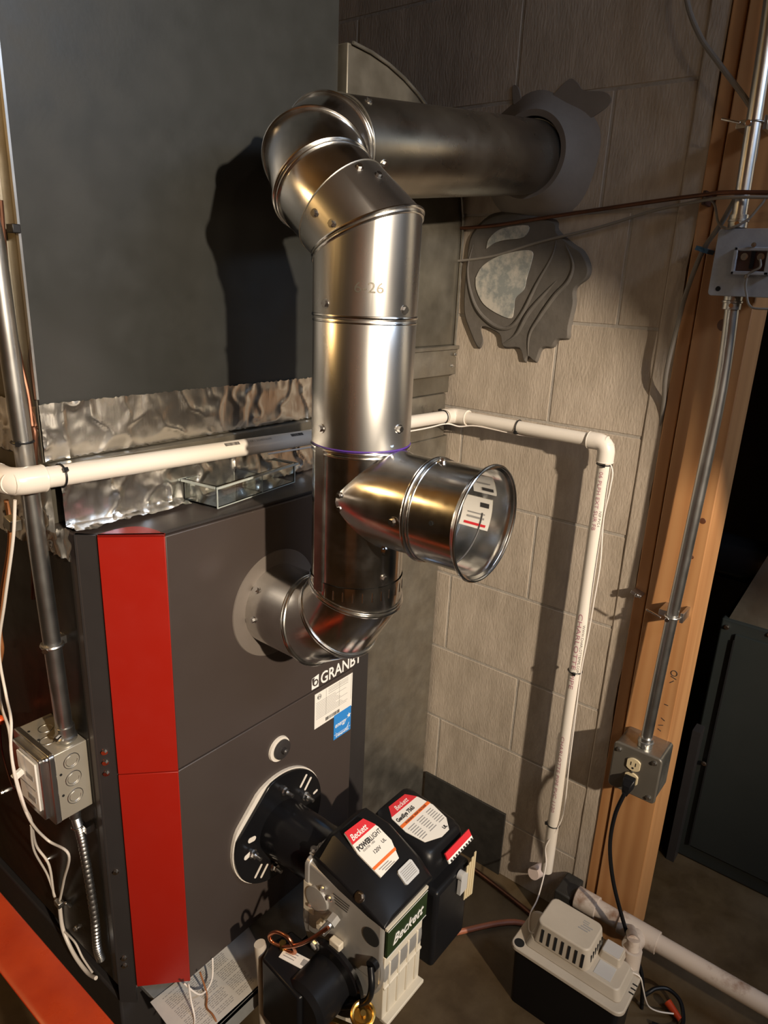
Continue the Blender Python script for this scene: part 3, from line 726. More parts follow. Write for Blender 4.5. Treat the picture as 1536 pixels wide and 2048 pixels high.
def bars(s0, n_):
    for i in range(n_):
        p0 = PA+axp*(s0+i*0.0016); nn = upn.normalized(); sd = nn.cross(axp)
        pr.obox(p0+nn*(RP+0.0002), (random.choice((0.0006, 0.001)), 0.0055, 0.0003), INK, axp, sd, nn)
bars(0.315, 18); flush(); bars(0.455, 18)
pr.build('printed_marking', pv, smooth=False)
def ziptie(c, ax, parent, r=RP, tail=V((0,0,-1))):
    b = MB(); b.torus(c, ax, r+0.0012, 0.0014, TIE, n=28, k=6, squash=1.0)
    tl = V(tail).normalized(); b.obox(V(c)+tl*(r+0.003), (0.006, 0.005, 0.005), TIE, V(ax).normalized(), tl, V(ax).normalized().cross(tl)); return b.build('zip_tie', parent)
hd = (PC-PB).normalized()
ziptie(PA+axp*0.060, axp, pv, tail=V((0,-.8,.6))); ziptie(PB-axp*0.045, axp, pv, tail=V((0,.5,.8))); ziptie(PB+hd*0.165, hd, pv, tail=V((-.8,0,-.6)))
for s in (0.042, 0.50, 0.905): ziptie(PC+dn*s, dn, pv, tail=V((-.9,-.3,0)) if s < .8 else V((-.5,.8,0)))
# thin white wire laced along the pipe
wr = smooth_path([PA+axp*0.40+V((0,-0.010,-0.014)), PB-axp*0.16+V((0,-0.008,-0.017)), PB-axp*0.045+V((0,-0.008,-0.014)), PB+hd*0.03+V((-0.02,0,-0.018)), PB+hd*0.07+V((-0.010,0,-0.012)), PB+hd*0.165+V((0.0,0,-0.016)), PC-hd*0.04+V((0.012,0,-0.015)),
                  PC+dn*0.042+V((-0.004,-0.0150,0)), PC+dn*0.085+V((-0.008,-0.021,0)), PC+dn*0.15+V((-.004,-0.0155,0)), PC+dn*0.24+V((-0.010,-0.024,0)), PC+dn*0.32+V((-0.008,-0.022,0)), PC+dn*0.41+V((-0.002,-0.018,0)), PC+dn*0.50+V((-0.003,-0.0145,0)), PC+dn*0.64+V((-.006,-0.018,0)), PC+dn*0.74+V((-.005,-.019,0)), PC+dn*0.85+V((-.004,-.022,0)), PC+dn*0.905+V((-.006,-.0135,0)), PC+dn*0.96+V((-.016,.004,0)), PC+dn*1.01+V((-.020,-.004,0)), V((1.235,0.462,-1.312)), V((1.17,0.450,-1.300)), V((1.13,0.432,-1.298)), V((1.110,0.412,-1.275))], 6)
tag(MB().tube(wr, 0.0016, WHITE, 8).build('signal_wire'), 'thin white wire strapped along the ivory PVC drain line', 'wire')

# ================================================================== CABLES ON THE BLOCK WALL
def run(name, pts, r, m, label, cat, n=6, group=None):
    return tag(MB().tube(smooth_path(pts, n), r, m, 10).build(name), label, cat, group)
run('copper_tube', [(1.368,0.90,0.117),(1.366,0.80,0.122),(1.366,0.679,0.136),(1.364,0.487,0.157),(1.333,0.385,0.162),(1.298,0.34,0.160),(1.298,0.27,0.157),(1.33,0.10,0.15)], 0.0036, COPPERD,
    'brown tarnished copper tube crossing the block wall, upper of the two lines', 'tube')
run('black_cable', [(1.368,0.90,0.050),(1.366,0.80,0.062),(1.366,0.695,0.090),(1.364,0.574,0.116),(1.358,0.47,0.143),(1.330,0.385,0.153),(1.292,0.34,0.152),(1.292,0.27,0.150),(1.33,0.10,0.145)], 0.0027, GREYCAB,
    'dark grey cable sagging across the block wall below the copper tube', 'cable')
run('looped_wire', [(1.332,0.384,0.158),(1.330,0.366,0.148),(1.322,0.352,0.118),(1.300,0.335,0.108),(1.286,0.322,0.106),(1.288,0.300,0.118),(1.290,0.285,0.140),(1.292,0.270,0.158),(1.30,0.20,0.19)], 0.0020, GREYCAB,
    'thin dark wire looping in front of the conduit just above the relay plate', 'wire')
run('grey_cable', [(1.338,0.475,0.52),(1.333,0.462,0.452),(1.328,0.43,0.395),(1.325,0.393,0.352),(1.325,0.327,0.275),(1.327,0.317,0.225),(1.330,0.322,0.19),(1.334,0.348,0.122),(1.336,0.372,0.076),(1.338,0.388,0.01),(1.344,0.396,-0.049),(1.350,0.404,-0.138),(1.378,0.406,-0.25),(1.39,0.41,-0.60)], 0.0042, GREYCAB,
    'grey sheathed cable swinging down from the ceiling across the wide stud', 'cable')
st2 = MB(); st2.obox((1.348, 0.3725, 0.076), (0.040, 0.022, 0.007), BLUEP, X_, (0,0.95,0.3), (0,-0.3,0.95)); st2.torus((1.334,0.3725,0.076), (0,-0.3,1), 0.006, 0.0022, BLUEP, n=16, k=6)
tag(st2.build('cable_staple'), 'small blue plastic staple holding the grey cable to the narrow stud', 'staple')
tag(MB().obox((1.352, 0.3845, 0.158), (0.038, 0.006, 0.022), BROWN).build('tube_clip', bevel=0.001), 'dark brown clip pinning the copper tube to the studs', 'clip')
ns = MB().obox((1.3585, 0.392, -0.575), (0.022, 0.022, 0.006), ZINC, X_, (0,0.95,0.3), (0,-0.3,0.95)); ns.cyl((1.352,0.388,-0.574),(1.340,0.388,-0.574),0.004,ZINC,n=10)
tag(ns.build('cable_staple', bevel=0.0008), 'metal staple on the narrow stud level with the conduit strap', 'staple')

# ================================================================== RIGHT CONDUIT + BOXES
rc = thing('conduit', 'long steel conduit running down the wide pine stud', 'conduit', (1.318, 0.31, -0.87))
MB().tube(smooth_path([(1.316,0.335,0.55),(1.316,0.326,0.33),(1.316,0.320,0.11)], 4), 0.0115, ZINC, 20).build('upper_pipe', rc)
MB().tube(smooth_path([(1.316,0.306,0.0),(1.320,0.300,-0.15),(1.322,0.305,-0.40),(1.320,0.312,-0.68),(1.318,0.315,-0.88)], 5), 0.0112, ZINC, 20).build('lower_pipe', rc)
def coupling(c, ax, L, parent, r=0.0145, name='coupling'):
    b = MB(); c = V(c); ax = V(ax).normalized(); b.lathe(c, ax, [(0,0.011),(0.0005,r),(L*0.45,r),(L*0.5,r*1.12),(L*0.62,r*1.12),(L*0.66,r),(L,r),(L+0.0005,0.011)], ZINC, n=24)
    b.cyl(c+ax*L*0.3+V((-r-0.004,-0.003,0)), c+ax*L*0.3+V((-r+0.002,-0.002,0)), 0.0035, STEELB, n=10); return b.build(name, parent)
coupling((1.316,0.320,0.108), (0,0,1), 0.020, rc); coupling((1.316,0.306,-0.018), (0,0,1), 0.022, rc); coupling((1.318,0.315,-0.880), (0,0,1), 0.022, rc)
for (zz_, yy_) in ((0.262, 0.324), (-0.585, 0.309)):
    b = MB(); b.torus((1.319,yy_,zz_), (0,0,1), 0.0132, 0.0020, ZINC, n=24, k=6); b.obox((1.344,yy_+0.020,zz_), (0.044,0.014,0.012), ZINC); b.obox((1.344,yy_-0.016,zz_), (0.044,0.006,0.02), ZINC)
    b.cyl((1.302,yy_+0.016,zz_-0.002), (1.302,yy_+0.045,zz_+0.006), 0.002, STEELB, n=8); b.cyl((1.300,yy_+0.004,zz_-0.003), (1.309,yy_+0.006,zz_-0.003), 0.0045, STEELB, n=10)
    b.build('strap', rc, bevel=0.0005)
# relay plate
rl = thing('relay_box', 'blue-grey square plate with raised screw terminals high on the stud', 'electrical box', (1.315, 0.30, 0.0))
def rrect(y0, y1, z0, z1, r, n=5):
    P = []
    for cy, cz, a0 in ((y1-r, z1-r, 0), (y0+r, z1-r, 90), (y0+r, z0+r, 180), (y1-r, z0+r, 270)):
        for i in range(n+1):
            a = math.radians(a0+90*i/n); P.append((cy+math.cos(a)*r, cz+math.sin(a)*r))
    return P
MB().prism(rrect(0.252,0.334,0.010,0.098,0.004), (1.300,0,0), Y_, Z_, 0.066, GALVD).build('back_box', rl)
MB().prism(rrect(0.244,0.342,0.003,0.106,0.006), (1.2955,0,0), Y_, Z_, 0.004, RELAY).build('cover_plate', rl, bevel=0.0008)
rf = MB(); fy0, fy1, fz_0, fz_1 = 0.254, 0.3105, 0.036, 0.078
for (a0, a1, b0, b1) in ((fy0,fy1,fz_0,fz_0+0.006),(fy0,fy1,fz_1-0.006,fz_1),(fy0,fy0+0.008,fz_0,fz_1),(fy1-0.006,fy1,fz_0,fz_1)): rf.box(1.284, 1.2955, a0, a1, b0, b1, RELAY)
rf.build('raised_frame', rl, bevel=0.0015)
tb = MB().box(1.289, 1.2955, fy0+0.008, fy1-0.006, fz_0+0.006, fz_1-0.006, BROWN).box(1.285, 1.2955, 0.279, 0.2845, 0.046, 0.072, BLACK).build('terminal_block', rl)
screw((1.289, 0.2945, 0.0635), (-1,0,0), tb, r=0.0045, name='terminal_screw'); screw((1.289, 0.2705, 0.0635), (-1,0,0), tb, r=0.0045, name='terminal_screw')
screw((1.284, 0.283, 0.081), (-1,0,0), rl, r=0.003); screw((1.284, 0.285, 0.0335), (-1,0,0), rl, r=0.003)
MB().cyl((1.2956,0.327,0.014),(1.2948,0.327,0.014),0.004,DARK,n=12).build('open_hole', rl)
run('control_wire', [(1.286,0.2705,0.060),(1.283,0.268,0.048),(1.284,0.282,0.038),(1.284,0.284,0.022),(1.286,0.280,0.006),(1.284,0.272,-0.010),(1.284,0.255,-0.014),(1.30,0.20,-0.01)], 0.0018, GREYCAB,
    'thin dark wire leaving the blue-grey relay plate downward', 'wire')
# receptacle box
rb = thing('receptacle_box', 'dusty grey metal outlet box with ivory duplex receptacle low on the stud', 'electrical box', (1.31, 0.32, -0.985))
MB().prism(rrect(0.272,0.366,-0.982,-0.880,0.007), (1.295,0,0), Y_, Z_, 0.071, GALVD).build('back_box', rb)
MB().prism(rrect(0.270,0.368,-0.985,-0.877,0.009), (1.288,0,0), Y_, Z_, 0.008, mat('dusty_grey_metal', (0.17,0.155,0.13), 0.42, 0.5, rvar=0.1)).build('cover_plate', rb, bevel=0.003, seg=3)
for zz_ in (-0.912, -0.946):
    P = [(0.3225+0.0165*math.copysign(min(abs(math.cos(a)),0.82),math.cos(a)), zz_+0.0145*math.sin(a)) for a in [2*math.pi*i/32 for i in range(32)]]
    f = MB().prism(P, (1.2845,0,0), Y_, Z_, 0.004, IVORY).build('receptacle_face', rb, bevel=0.0006)
    s2 = MB(); s2.box(1.2840,1.2846,0.3265,0.3280,zz_-0.002,zz_+0.006,DARK); s2.box(1.2840,1.2846,0.3170,0.3185,zz_-0.002,zz_+0.006,DARK); s2.cyl((1.2846,0.3225,zz_-0.0075),(1.2840,0.3225,zz_-0.0075),0.0022,DARK,n=12); s2.build('socket_slots', f)
for p in ((0.356,-0.892),(0.284,-0.890),(0.283,-0.973)): screw((1.288, *p), (-1,0,0), rb, r=0.0045, m=ZINC)
screw((1.287, 0.3225, -0.929), (-1,0,0), rb, r=0.0022, m=ZINC)
cord = thing('power_cord', 'black power cord plugged into the outlet and hanging to the pump', 'cord', (1.25, 0.33, -1.35))
MB().loft([[V((1.2835+dx,0.3225+a*k,-0.947+b*k-dz)) for a, b in ((-.011,-.010),(.011,-.010),(.011,.010),(-.011,.010))] for dx, k, dz in ((0,1.0,0),(-0.012,1.05,0.002),(-0.022,0.75,0.010),(-0.024,0.45,0.022))], BLACK).build('plug', cord, bevel=0.002)
cp = smooth_path([V((1.258,0.3225,-0.965))]+[V((xx, *onx(a, b_, xx))) for a, b_, xx in ((1230,1630,1.252),(1220,1690,1.256),(1226,1760,1.262),(1243,1830,1.268),(1262,1890,1.270),(1280,1935,1.262),(1285,1968,1.255),(1284,2000,1.255),(1282,2030,1.255))], 8)
MB().tube(cp, 0.0042, BLACK, 12).build('cable', cord)

# ================================================================== CONDENSATE PUMP
pu = thing('condensate_pump', 'beige condensate pump on a black reservoir standing on the floor', 'pump', (1.15, 0.33, FL))
def taperbox(b, x0, x1, y0, y1, z0, z1, t, m, r=0.012):
    P0 = [V((p, q, z0)) for p, q in rrect(x0, x1, y0, y1, r)]; P1 = [V((p, q, z1)) for p, q in rrect(x0+t, x1-t, y0+t, y1-t, r)]
    b.loft([P0, P1], m)
b = MB(); taperbox(b, 1.088, 1.186, 0.222, 0.440, FL, -1.312, -0.004, BLACK, 0.012); b.build('reservoir', pu)
lid = MB(); taperbox(lid, 1.077, 1.196, 0.209, 0.452, -1.312, -1.303, 0.001, BEIGE, 0.018); lido = lid.build('lid', pu, bevel=0.002)
MB().cyl((1.093,0.435,-1.3030),(1.093,0.435,-1.3022),0.0105,DARK,n=24).build('open_port', lido)
b = MB(); taperbox(b, 1.096, 1.186, 0.222, 0.428, -1.303, -1.281, 0.008, BEIGE, 0.012); b.build('lower_housing', pu, bevel=0.002)
b = MB(); taperbox(b, 1.101, 1.194, 0.292, 0.416, -1.285, -1.236, 0.006, BEIGE, 0.014); mc = b.build('motor_cover', pu, bevel=0.003, seg=3)
b = MB()
for i in range(7): yy = 0.306+i*0.0145; b.obox((1.1034, yy, -1.262), (0.0016, 0.0050, 0.030), DARK, (0.99,0,-0.12), Y_, (0.12,0,0.99))
b.build('vent_slots', mc)
b = MB()
for i in range(6): xx = 1.120+i*0.011; b.obox((xx, 0.2944, -1.262), (0.0035, 0.0016, 0.016), DARK, X_, (0,1,0), Z_)
for i in range(5): yy = 0.325+i*0.013; b.box(1.1870, 1.1895, yy, yy+0.004, -1.252, -1.240, DARK)
b.build('vent_slots', mc)
b = MB()
for i in range(3):
    b.box(1.148+i*0.006, 1.151+i*0.006, 0.318-i*.003, 0.338-i*.003, -1.2362, -1.2356, GREYINK)
for i in range(2): b.box(1.166+i*0.005, 1.168+i*0.005, 0.323, 0.335, -1.2362, -1.2356, GREYINK)
b.build('moulded_mark', mc)
b = MB(); b.box(1.112, 1.148, 0.250, 0.284, -1.281, -1.2802, SILV); tag(b.build('sticker', pu), 'grey left sticker', None)
b = MB(); taperbox(b, 1.152, 1.193, 0.246, 0.291, -1.283, -1.264, 0.003, BEIGE, 0.006); b.build('switch_housing', pu, bevel=0.0015)
MB().box(1.157, 1.188, 0.252, 0.286, -1.264, -1.2634, SILV).build('sticker', pu)
for xx in (1.135, 1.146, 1.157): MB().box(xx, xx+0.003, 0.2085, 0.218, -1.3032, -1.3024, DARK).build('vent_slots', pu)
ck_ = MB(); ck_.cyl((1.185,0.236,-1.305),(1.200,0.238,-1.300),0.009,PVCD,n=20); ck_.cyl((1.200,0.238,-1.325),(1.206,0.240,-1.272),0.019,PVCD,n=24); ck_.cyl((1.206,0.240,-1.272),(1.210,0.243,-1.250),0.013,PVCD,n=20); ck_.cyl((1.207,0.242,-1.255),(1.300,0.27,-1.325),0.012,PVCD,n=20)
ck_.build('check_valve', pu)
run('pump_lead', [(1.178,0.232,-1.300),(1.180,0.212,-1.300),(1.185,0.204,-1.325),(1.20,0.196,-1.37),(1.225,0.19,-1.41),(1.25,0.175,-1.435),(1.27,0.15,-1.44)], 0.0016, WHITE, 'thin white lead trailing from the beige pump to the floor', 'wire')
run('coiled_cord', [(1.262,0.215,-1.44),(1.275,0.205,-1.43),(1.290,0.195,-1.425),(1.305,0.175,-1.425),(1.302,0.150,-1.43),(1.285,0.135,-1.44),(1.262,0.130,-1.448),(1.24,0.15,-1.452),(1.23,0.18,-1.453)], 0.0042, BLACK, 'black cord coiled on the floor beside the pump reservoir', 'cord')
oc_ = MB(); oc_.cyl((1.288,0.168,-1.440),(1.272,0.136,-1.447),0.009,ORANGE,r1=0.006,n=14); tag(oc_.build('wire_connector'), 'orange cord end lying on the floor beside the pump', 'connector')
pcc = MB().cyl((1.375,0.515,-1.372),(1.335,0.520,-1.360),0.0155,PINKW,n=24)
tag(pcc.build('pipe_cap', bevel=0.001), 'small white plastic cap sticking out low on the block wall', 'cap')

# drain pipe along the floor
dp = thing('drain_pipe', 'dusty white drain pipe running low along the wall to the right', 'pipe', (1.318, 0.0, -1.345))
MB().cyl((1.318,0.404,-1.335),(1.318,-1.2,-1.348),0.0195,PVCD,n=28).build('pipe_run', dp)
b = MB(); b.cyl((1.318,0.30,-1.336),(1.318,0.215,-1.337),0.0245,PVCD,n=28); b.cyl((1.318,0.255,-1.337),(1.262,0.256,-1.33),0.020,PVCD,n=24); b.build('tee_fitting', dp, bevel=0.001); MB().cyl((1.318,0.402,-1.336),(1.318,0.352,-1.336),0.0245,PVCD,n=28).build('coupling', dp, bevel=0.001)
MB().cyl((1.318,-0.62,-1.36),(1.318,-0.62,FL),0.019,PVCD,n=20).build('support', dp)
tag(MB().box(1.30, 1.373, 0.408, 0.450, FL, -1.335, RUBBER).build('corner_block', bevel=0.004), 'dark block wedged between pump and wall corner', 'block')
# dark board against wall foot
tag(MB().box(1.3685, 1.3745, 0.626, 0.874, FL, -1.268, RUBBER).build('dark_board', bevel=0.001), 'black scuffed board leaning flat against the foot of the block wall', 'board')
run('copper_tube', [(1.36,0.87,-1.445),(1.345,0.76,-1.452),(1.33,0.64,-1.452),(1.31,0.51,-1.452),(1.29,0.44,-1.452),(1.27,0.40,-1.453)], 0.0055, COPPERD, 'brown oil line on the floor hugging the block wall', 'tube', 6, 'oil lines on the floor')
run('copper_tube', [(0.86,0.62,-1.30),(0.96,0.63,-1.42),(1.06,0.66,-1.449),(1.16,0.60,-1.450),(1.26,0.52,-1.450),(1.285,0.44,-1.452)], 0.0065, COPC, 'orange coated oil line on the floor between burner and pump', 'tube', 6, 'oil lines on the floor')

# ================================================================== OIL BURNER
bn = thing('oil_burner', 'oil burner with black covers and cream housing mounted on the furnace front', 'burner', (0.714, 0.60, -1.20))
BC = V((0.714, YF, -0.932))
def disc_chord(r, cut, ang, n=64):
    P = []
    nx, nz = math.cos(ang), math.sin(ang)
    for i in range(n):
        a = 2*math.pi*i/n; x, z = r*math.cos(a), r*math.sin(a); d = x*nx+z*nz
        if d > cut: x -= nx*(d-cut); z -= nz*(d-cut)
        P.append((BC.x+x, BC.z+z))
    return P
MB().prism(disc_chord(0.1065, 0.101, math.radians(135)), (0,YF,0), X_, Z_, 0.006, GASK).build('gasket', bn)
fb = MB().prism(disc_chord(0.1045, 0.0915, math.radians(133)), (0,YF-0.006,0), X_, Z_, 0.005, BLACKG)
fbo = fb.build('mounting_flange', bn, bevel=0.001)
slots = MB()
for ang, rr, L, w_ in ((48,0.084,0.026,0.0052),(36,0.084,0.026,0.0052),(166,0.070,0.018,0.010),(188,0.078,0.018,0.010),(228,0.082,0.026,0.0052),(240,0.082,0.026,0.0052),(12,0.09,0.012,0.005)):
    a = math.radians(ang); base = math.radians(48 if ang in (48, 36) else 228 if ang in (228,240) else ang)
    d = V((math.cos(base),0,math.sin(base))); s2 = V((-math.sin(base),0,math.cos(base)))
    c = V((BC.x+math.cos(a)*rr, YF-0.0112, BC.z+math.sin(a)*rr))
    P = []
    for i in range(16):
        t = 2*math.pi*i/16; q = c+d*(math.copysign(L/2-w_/2, math.cos(t))+math.cos(t)*w_/2)+s2*math.sin(t)*w_/2; P.append((q.x, q.z))
    slots.prism(P, (0,YF-0.011,0), X_, Z_, 0.0006, GASK)
slots.build('slots', fbo)
def nut(p, parent):
    b = MB(); p = V(p); b.cyl(p, p+V((0,-0.003,0)), 0.0085, STEELB, n=20); b.cyl(p+V((0,-0.003,0)), p+V((0,-0.010,0)), 0.0068, STEELB, n=6); b.cyl(p+V((0,-0.010,0)), p+V((0,-0.022,0)), 0.0034, ZINC, n=12); return b.build('stud_nut', parent, smooth=False)
for x, z in ((0.060, 0.028),(0.008,0.071),(-0.068,-0.012),(-0.02,-0.075)): nut((BC.x+x, YF-0.011, BC.z+z), fbo)
MB().cyl((BC.x,YF-0.008,BC.z),(BC.x,0.632,BC.z),0.050,BLACKG,n=56).build('air_tube', bn)
# housing
hx0, hx1 = 0.652, 0.758
pl_ = MB(); pl_.prism(rrect(0.650,0.778,-1.02,-0.882,0.012), (0,0.632,0), X_, Z_, 0.010, CAST)
pl_.obox((0.6515,0.622,-0.955), (0.004,0.024,0.06), CREAM); pl_.obox((0.714,0.624,-0.8835), (0.10,0.024,0.004), CAST)
pl_.build('front_plate', bn, bevel=0.003)
hs = MB()
hs.prism([(0.470,-0.905),(0.628,-0.886),(0.628,-1.03),(0.470,-1.03)], (hx0,0,0), Y_, Z_, hx1-hx0, CAST)
hs.build('housing', bn, bevel=0.006, seg=3)
sc = MB(); sc.lathe((hx0+0.001,0.553,-1.005), X_, [(0,0.0005),(0,0.082),(0.004,0.088),(0.100,0.088),(0.104,0.082),(0.104,0.0005)], CAST, n=64)
sc.box(hx0+0.004, hx1-0.004, 0.4665, 0.50, -1.10, -0.97, CREAM)
for i in range(4): sc.box(hx0+0.014+i*0.024, hx0+0.018+i*0.024, 0.4640, 0.468, -1.09, -0.985, CREAM)
sc.box(hx0+0.004, hx1-0.004, 0.4640, 0.468, -1.035, -1.030, CREAM); sc.box(hx0+0.004, hx1-0.004, 0.455, 0.472, -1.103, -1.096, CREAM)
sc.build('fan_scroll', bn, bevel=0.0015)
# side fittings on left face
xs = hx0
sf = MB(); sf.lathe((xs+0.002,0.603,-0.945), (-1,0,0), [(0,0.024),(0.006,0.023),(0.007,0.018),(0.007,0.0005)], CAST, n=36)
sf.build('nozzle_port', bn)
MB().cyl((xs-0.004,0.560,-0.948),(xs-0.018,0.560,-0.952),0.0095,CAST,n=6).cyl((xs-0.018,0.560,-0.952),(xs-0.034,0.562,-0.957),0.007,ZINC,n=16).build('flare_fitting', bn)
MB().cyl((xs-0.0012,0.492,-0.942),(xs+0.001,0.492,-0.942),0.0158,DARK,n=32).build('knockout_hole', bn)
MB().cyl((xs-0.0012,0.482,-0.985),(xs-0.010,0.482,-0.985),0.0095,BLACK,n=20).build('grommet', bn)
for i in range(5): 
    pass
b = MB()
for i in range(4): b.obox((xs-0.0005,0.553,-0.9125-i*0.0052), (0.0006,0.034-0.003*i,0.0014), INK, X_, (0,1,0.06), (0,-0.06,1))
b.build('rating_print', bn)
for k, (yy, zz_) in enumerate(((0.585,-0.985),(0.556,-0.999))): MB().obox((xs-0.006,yy,zz_), (0.012,0.022,0.014), CREAM).build('terminal_lug', bn, bevel=0.002)
for (yy, zz_) in ((0.616,-0.965),(0.590,-0.915),(0.575,-0.925)): screw((xs-0.001,yy,zz_), (-1,0,0), bn, r=0.0042)
screw((0.672,0.632,-0.879), (0,-0.3,1), bn, r=0.005); screw((0.685,0.627,-0.879), (0,-0.3,1), bn, r=0.005)
# black igniter cover
ig = MB()
def sec(y, x0, x1, xt0, xt1, z0, z1):
    return [V((x0,y,z0)), V((x1,y,z0)), V((x1,y,z0+(z1-z0)*0.55)), V((xt1,y,z1)), V((xt0,y,z1)), V((x0,y,z0+(z1-z0)*0.45))]
ig.loft([sec(0.624,0.660,0.790,0.700,0.770,-0.892,-0.862), sec(0.606,0.655,0.790,0.690,0.772,-0.895,-0.846), sec(0.560,0.652,0.790,0.684,0.774,-0.900,-0.852), sec(0.500,0.652,0.786,0.682,0.772,-0.912,-0.880), sec(0.468,0.652,0.778,0.672,0.766,-0.914,-0.903)], BLACK)
igo = ig.build('igniter_cover', bn, bevel=0.006, seg=3)
# sloped frame for its label
so = V((0.690, 0.512, -0.8765)); sv = V((0, 0.078, 0.0365)); svn = sv.normalized()
def on(o, u, v, w_, a, b_, c=0): return o+u*a+v*b_+w_*c
wn = X_.cross(svn)
lab = MB()
LP = [(0.004,0.0),(0.052,0.002),(0.064,0.030),(0.062,0.060),(0.050,0.084),(0.006,0.086),(0.0,0.050)]
so = so+wn*0.004
lab.prism(LP, so-wn*0.003, X_, svn, 0.0035, PAPER)
lab.prism([(0.0025,0.064),(0.061,0.064),(0.050,0.0845),(0.006,0.0865)], so+wn*0.0003, X_, svn, 0.0006, LRED)
lab.prism([(0.003,0.014),(0.0585,0.014),(0.060,0.0185),(0.0025,0.0185)], so+wn*0.0003, X_, svn, 0.0006, LORG)
lab.text('Beckett', so+X_*0.007+svn*0.0675+wn*0.001, X_, svn, 0.0150, WHT, shear=0.25, bold=0.0002, sx=0.80)
lab.text('POWER', so+X_*0.004+svn*0.0495+wn*0.0006, X_, svn, 0.0115, INK, bold=0.0004, sx=0.78)
lab.text('LIGHT', so+X_*0.0355+svn*0.0495+wn*0.0006, X_, svn, 0.0115, INK, sx=0.78)
lab.text('IGNITER  1400', so+X_*0.010+svn*0.0445+wn*0.0006, X_, svn, 0.0045, GREYINK)
lab.text('120V', so+X_*0.022+svn*0.031+wn*0.0006, X_, svn, 0.0085, INK); lab.text('UL', so+X_*0.047+svn*0.035+wn*0.0006, X_, svn, 0.008, INK)
for i in range(3): lab.obox(so+X_*(0.022+0.004*i)+svn*(0.010-0.0035*i)+wn*0.0008, (0.024,0.0012,0.0005), GREYINK, X_, svn, wn)
lab.build('igniter_label', bn, smooth=False)
l2 = MB(); lo_ = V((0.722, 0.4815, -0.8925)); lv = V((0, 0.81, 0.585)).normalized(); lw = X_.cross(lv)
l2.prism([(0,0.003),(0.003,0),(0.033,0),(0.036,0.003),(0.036,0.022),(0.033,0.025),(0.003,0.025),(0,0.022)], lo_-lw*0.001, X_, lv, 0.0035, SILV)
for i in range(6): l2.obox(lo_+X_*0.018+lv*(0.005+i*0.003)+lw*0.0028, (0.028,0.001,0.0004), GREYINK, X_, lv, lw)
l2.build('serial_label', bn, smooth=False)
sp, sn_ = V((0.6555,0.520,-0.887)), V((-0.8,-0.1,0.6)); screw(sp, sn_, igo, r=0.0068)
# badge on the front face
bd = MB(); bd.box(0.656, 0.758, 0.4635, 0.4675, -0.968, -0.916, LGREEN); bd.box(0.654,0.760,0.4640,0.468,-0.9145,-0.9100,CREAM)
bd.text('Beckett', (0.668,0.4632,-0.9535), (1,0,0), (0,0,1), 0.027, WHT, shear=0.35, bold=0.0001, sx=0.92)
for zz_ in (-0.9675,-0.9165): bd.box(0.656,0.758,0.4630,0.4636,zz_-0.0004,zz_+0.0004,WHT)
bd.build('badge', bn, smooth=False)
# primary control box on the right
pc = MB(); gx0, gx1 = 0.806, 0.918
def gsec(z, e): return [V((p, q, z+(q-0.49)*0.16)) for p, q in rrect(gx0+e, gx1-e, 0.492+e, 0.626-e, 0.018)]
pc.loft([gsec(-1.02,0.0), gsec(-0.935,0.0), gsec(-0.925,0.001), gsec(-0.915,0.006), gsec(-0.911,0.012)], BLACK)
pco = pc.build('primary_control', bn)
gv = V((0, 0.9874, 0.158)); gw = X_.cross(gv)
go = V((0.820, 0.502, -0.9095))
gl = MB(); gl.prism([(0.008,0.018),(0.040,0.004),(0.062,0.004),(0.080,0.022),(0.086,0.056),(0.080,0.086),(0.066,0.106),(0.020,0.108),(0.004,0.088),(0.0,0.054)], go, X_, gv, 0.0015, PAPER)
gl.prism([(0.006,0.090),(0.079,0.088),(0.066,0.1065),(0.020,0.1085)], go+gw*0.0016, X_, gv, 0.0004, LRED)
gl.prism([(0.001,0.062),(0.0855,0.062),(0.0845,0.068),(0.0015,0.068)], go+gw*0.0016, X_, gv, 0.0004, LORG)
gl.text('Beckett', go+X_*0.024+gv*0.0925+gw*0.002, X_, gv, 0.0135, WHT, shear=0.25, sx=0.85)
gl.text('GeniSys 7565', go+X_*0.006+gv*0.0745+gw*0.0016, X_, gv, 0.0105, INK, bold=0.0003, sx=0.85)
gl.text('WARNING  HIGH VOLTAGE', go+X_*0.014+gv*0.0632+gw*0.002, X_, gv, 0.0048, INK)
for cx_ in (0.008, 0.034, 0.060):
    for i in range(7): gl.obox(go+X_*(cx_+0.009)+gv*(0.054-i*0.0048)+gw*0.0017, (random.uniform(.014,.020),0.0015,0.0004), GREYINK, X_, gv, gw)
gl.text('UL', go+X_*0.056+gv*0.010+gw*0.0016, X_, gv, 0.008, INK, bold=0.0003)
gl.build('control_label', bn, smooth=False)
tl = MB(); to = V((0.838,0.4875,-0.916)); tv = V((0,0.55,0.83))
tl.prism([(0,0),(0.075,0),(0.075,0.012),(0,0.012)], to+V((0,-0.008,-0.010)), X_, tv, 0.003, LRED)
tl.prism([(0,-0.007),(0.075,-0.007),(0.075,0.0),(0,0.0)], to+V((0,-0.008,-0.010)), X_, tv, 0.003, WHT)
for i in range(9): tl.cyl(to+V((0.006+i*0.008,-0.0115,-0.013)), to+V((0.006+i*0.008,-0.0150,-0.0115)), 0.0022, INK, n=8)
tl.build('terminal_strip', bn, smooth=False)
eb_ = MB().box(0.800, 0.905, 0.470, 0.600, -1.13, -0.965, BLACK).build('wiring_box', bn, bevel=0.008, seg=3)
tg = MB()
for i, hh in enumerate((0.074,0.078,0.086,0.094)): tg.box(0.880+i*0.0058, 0.8855+i*0.0058, 0.462-i*0.001, 0.4635-i*0.001, -1.035, -1.035+hh, IVORY)
tg.build('paper_tags', bn)
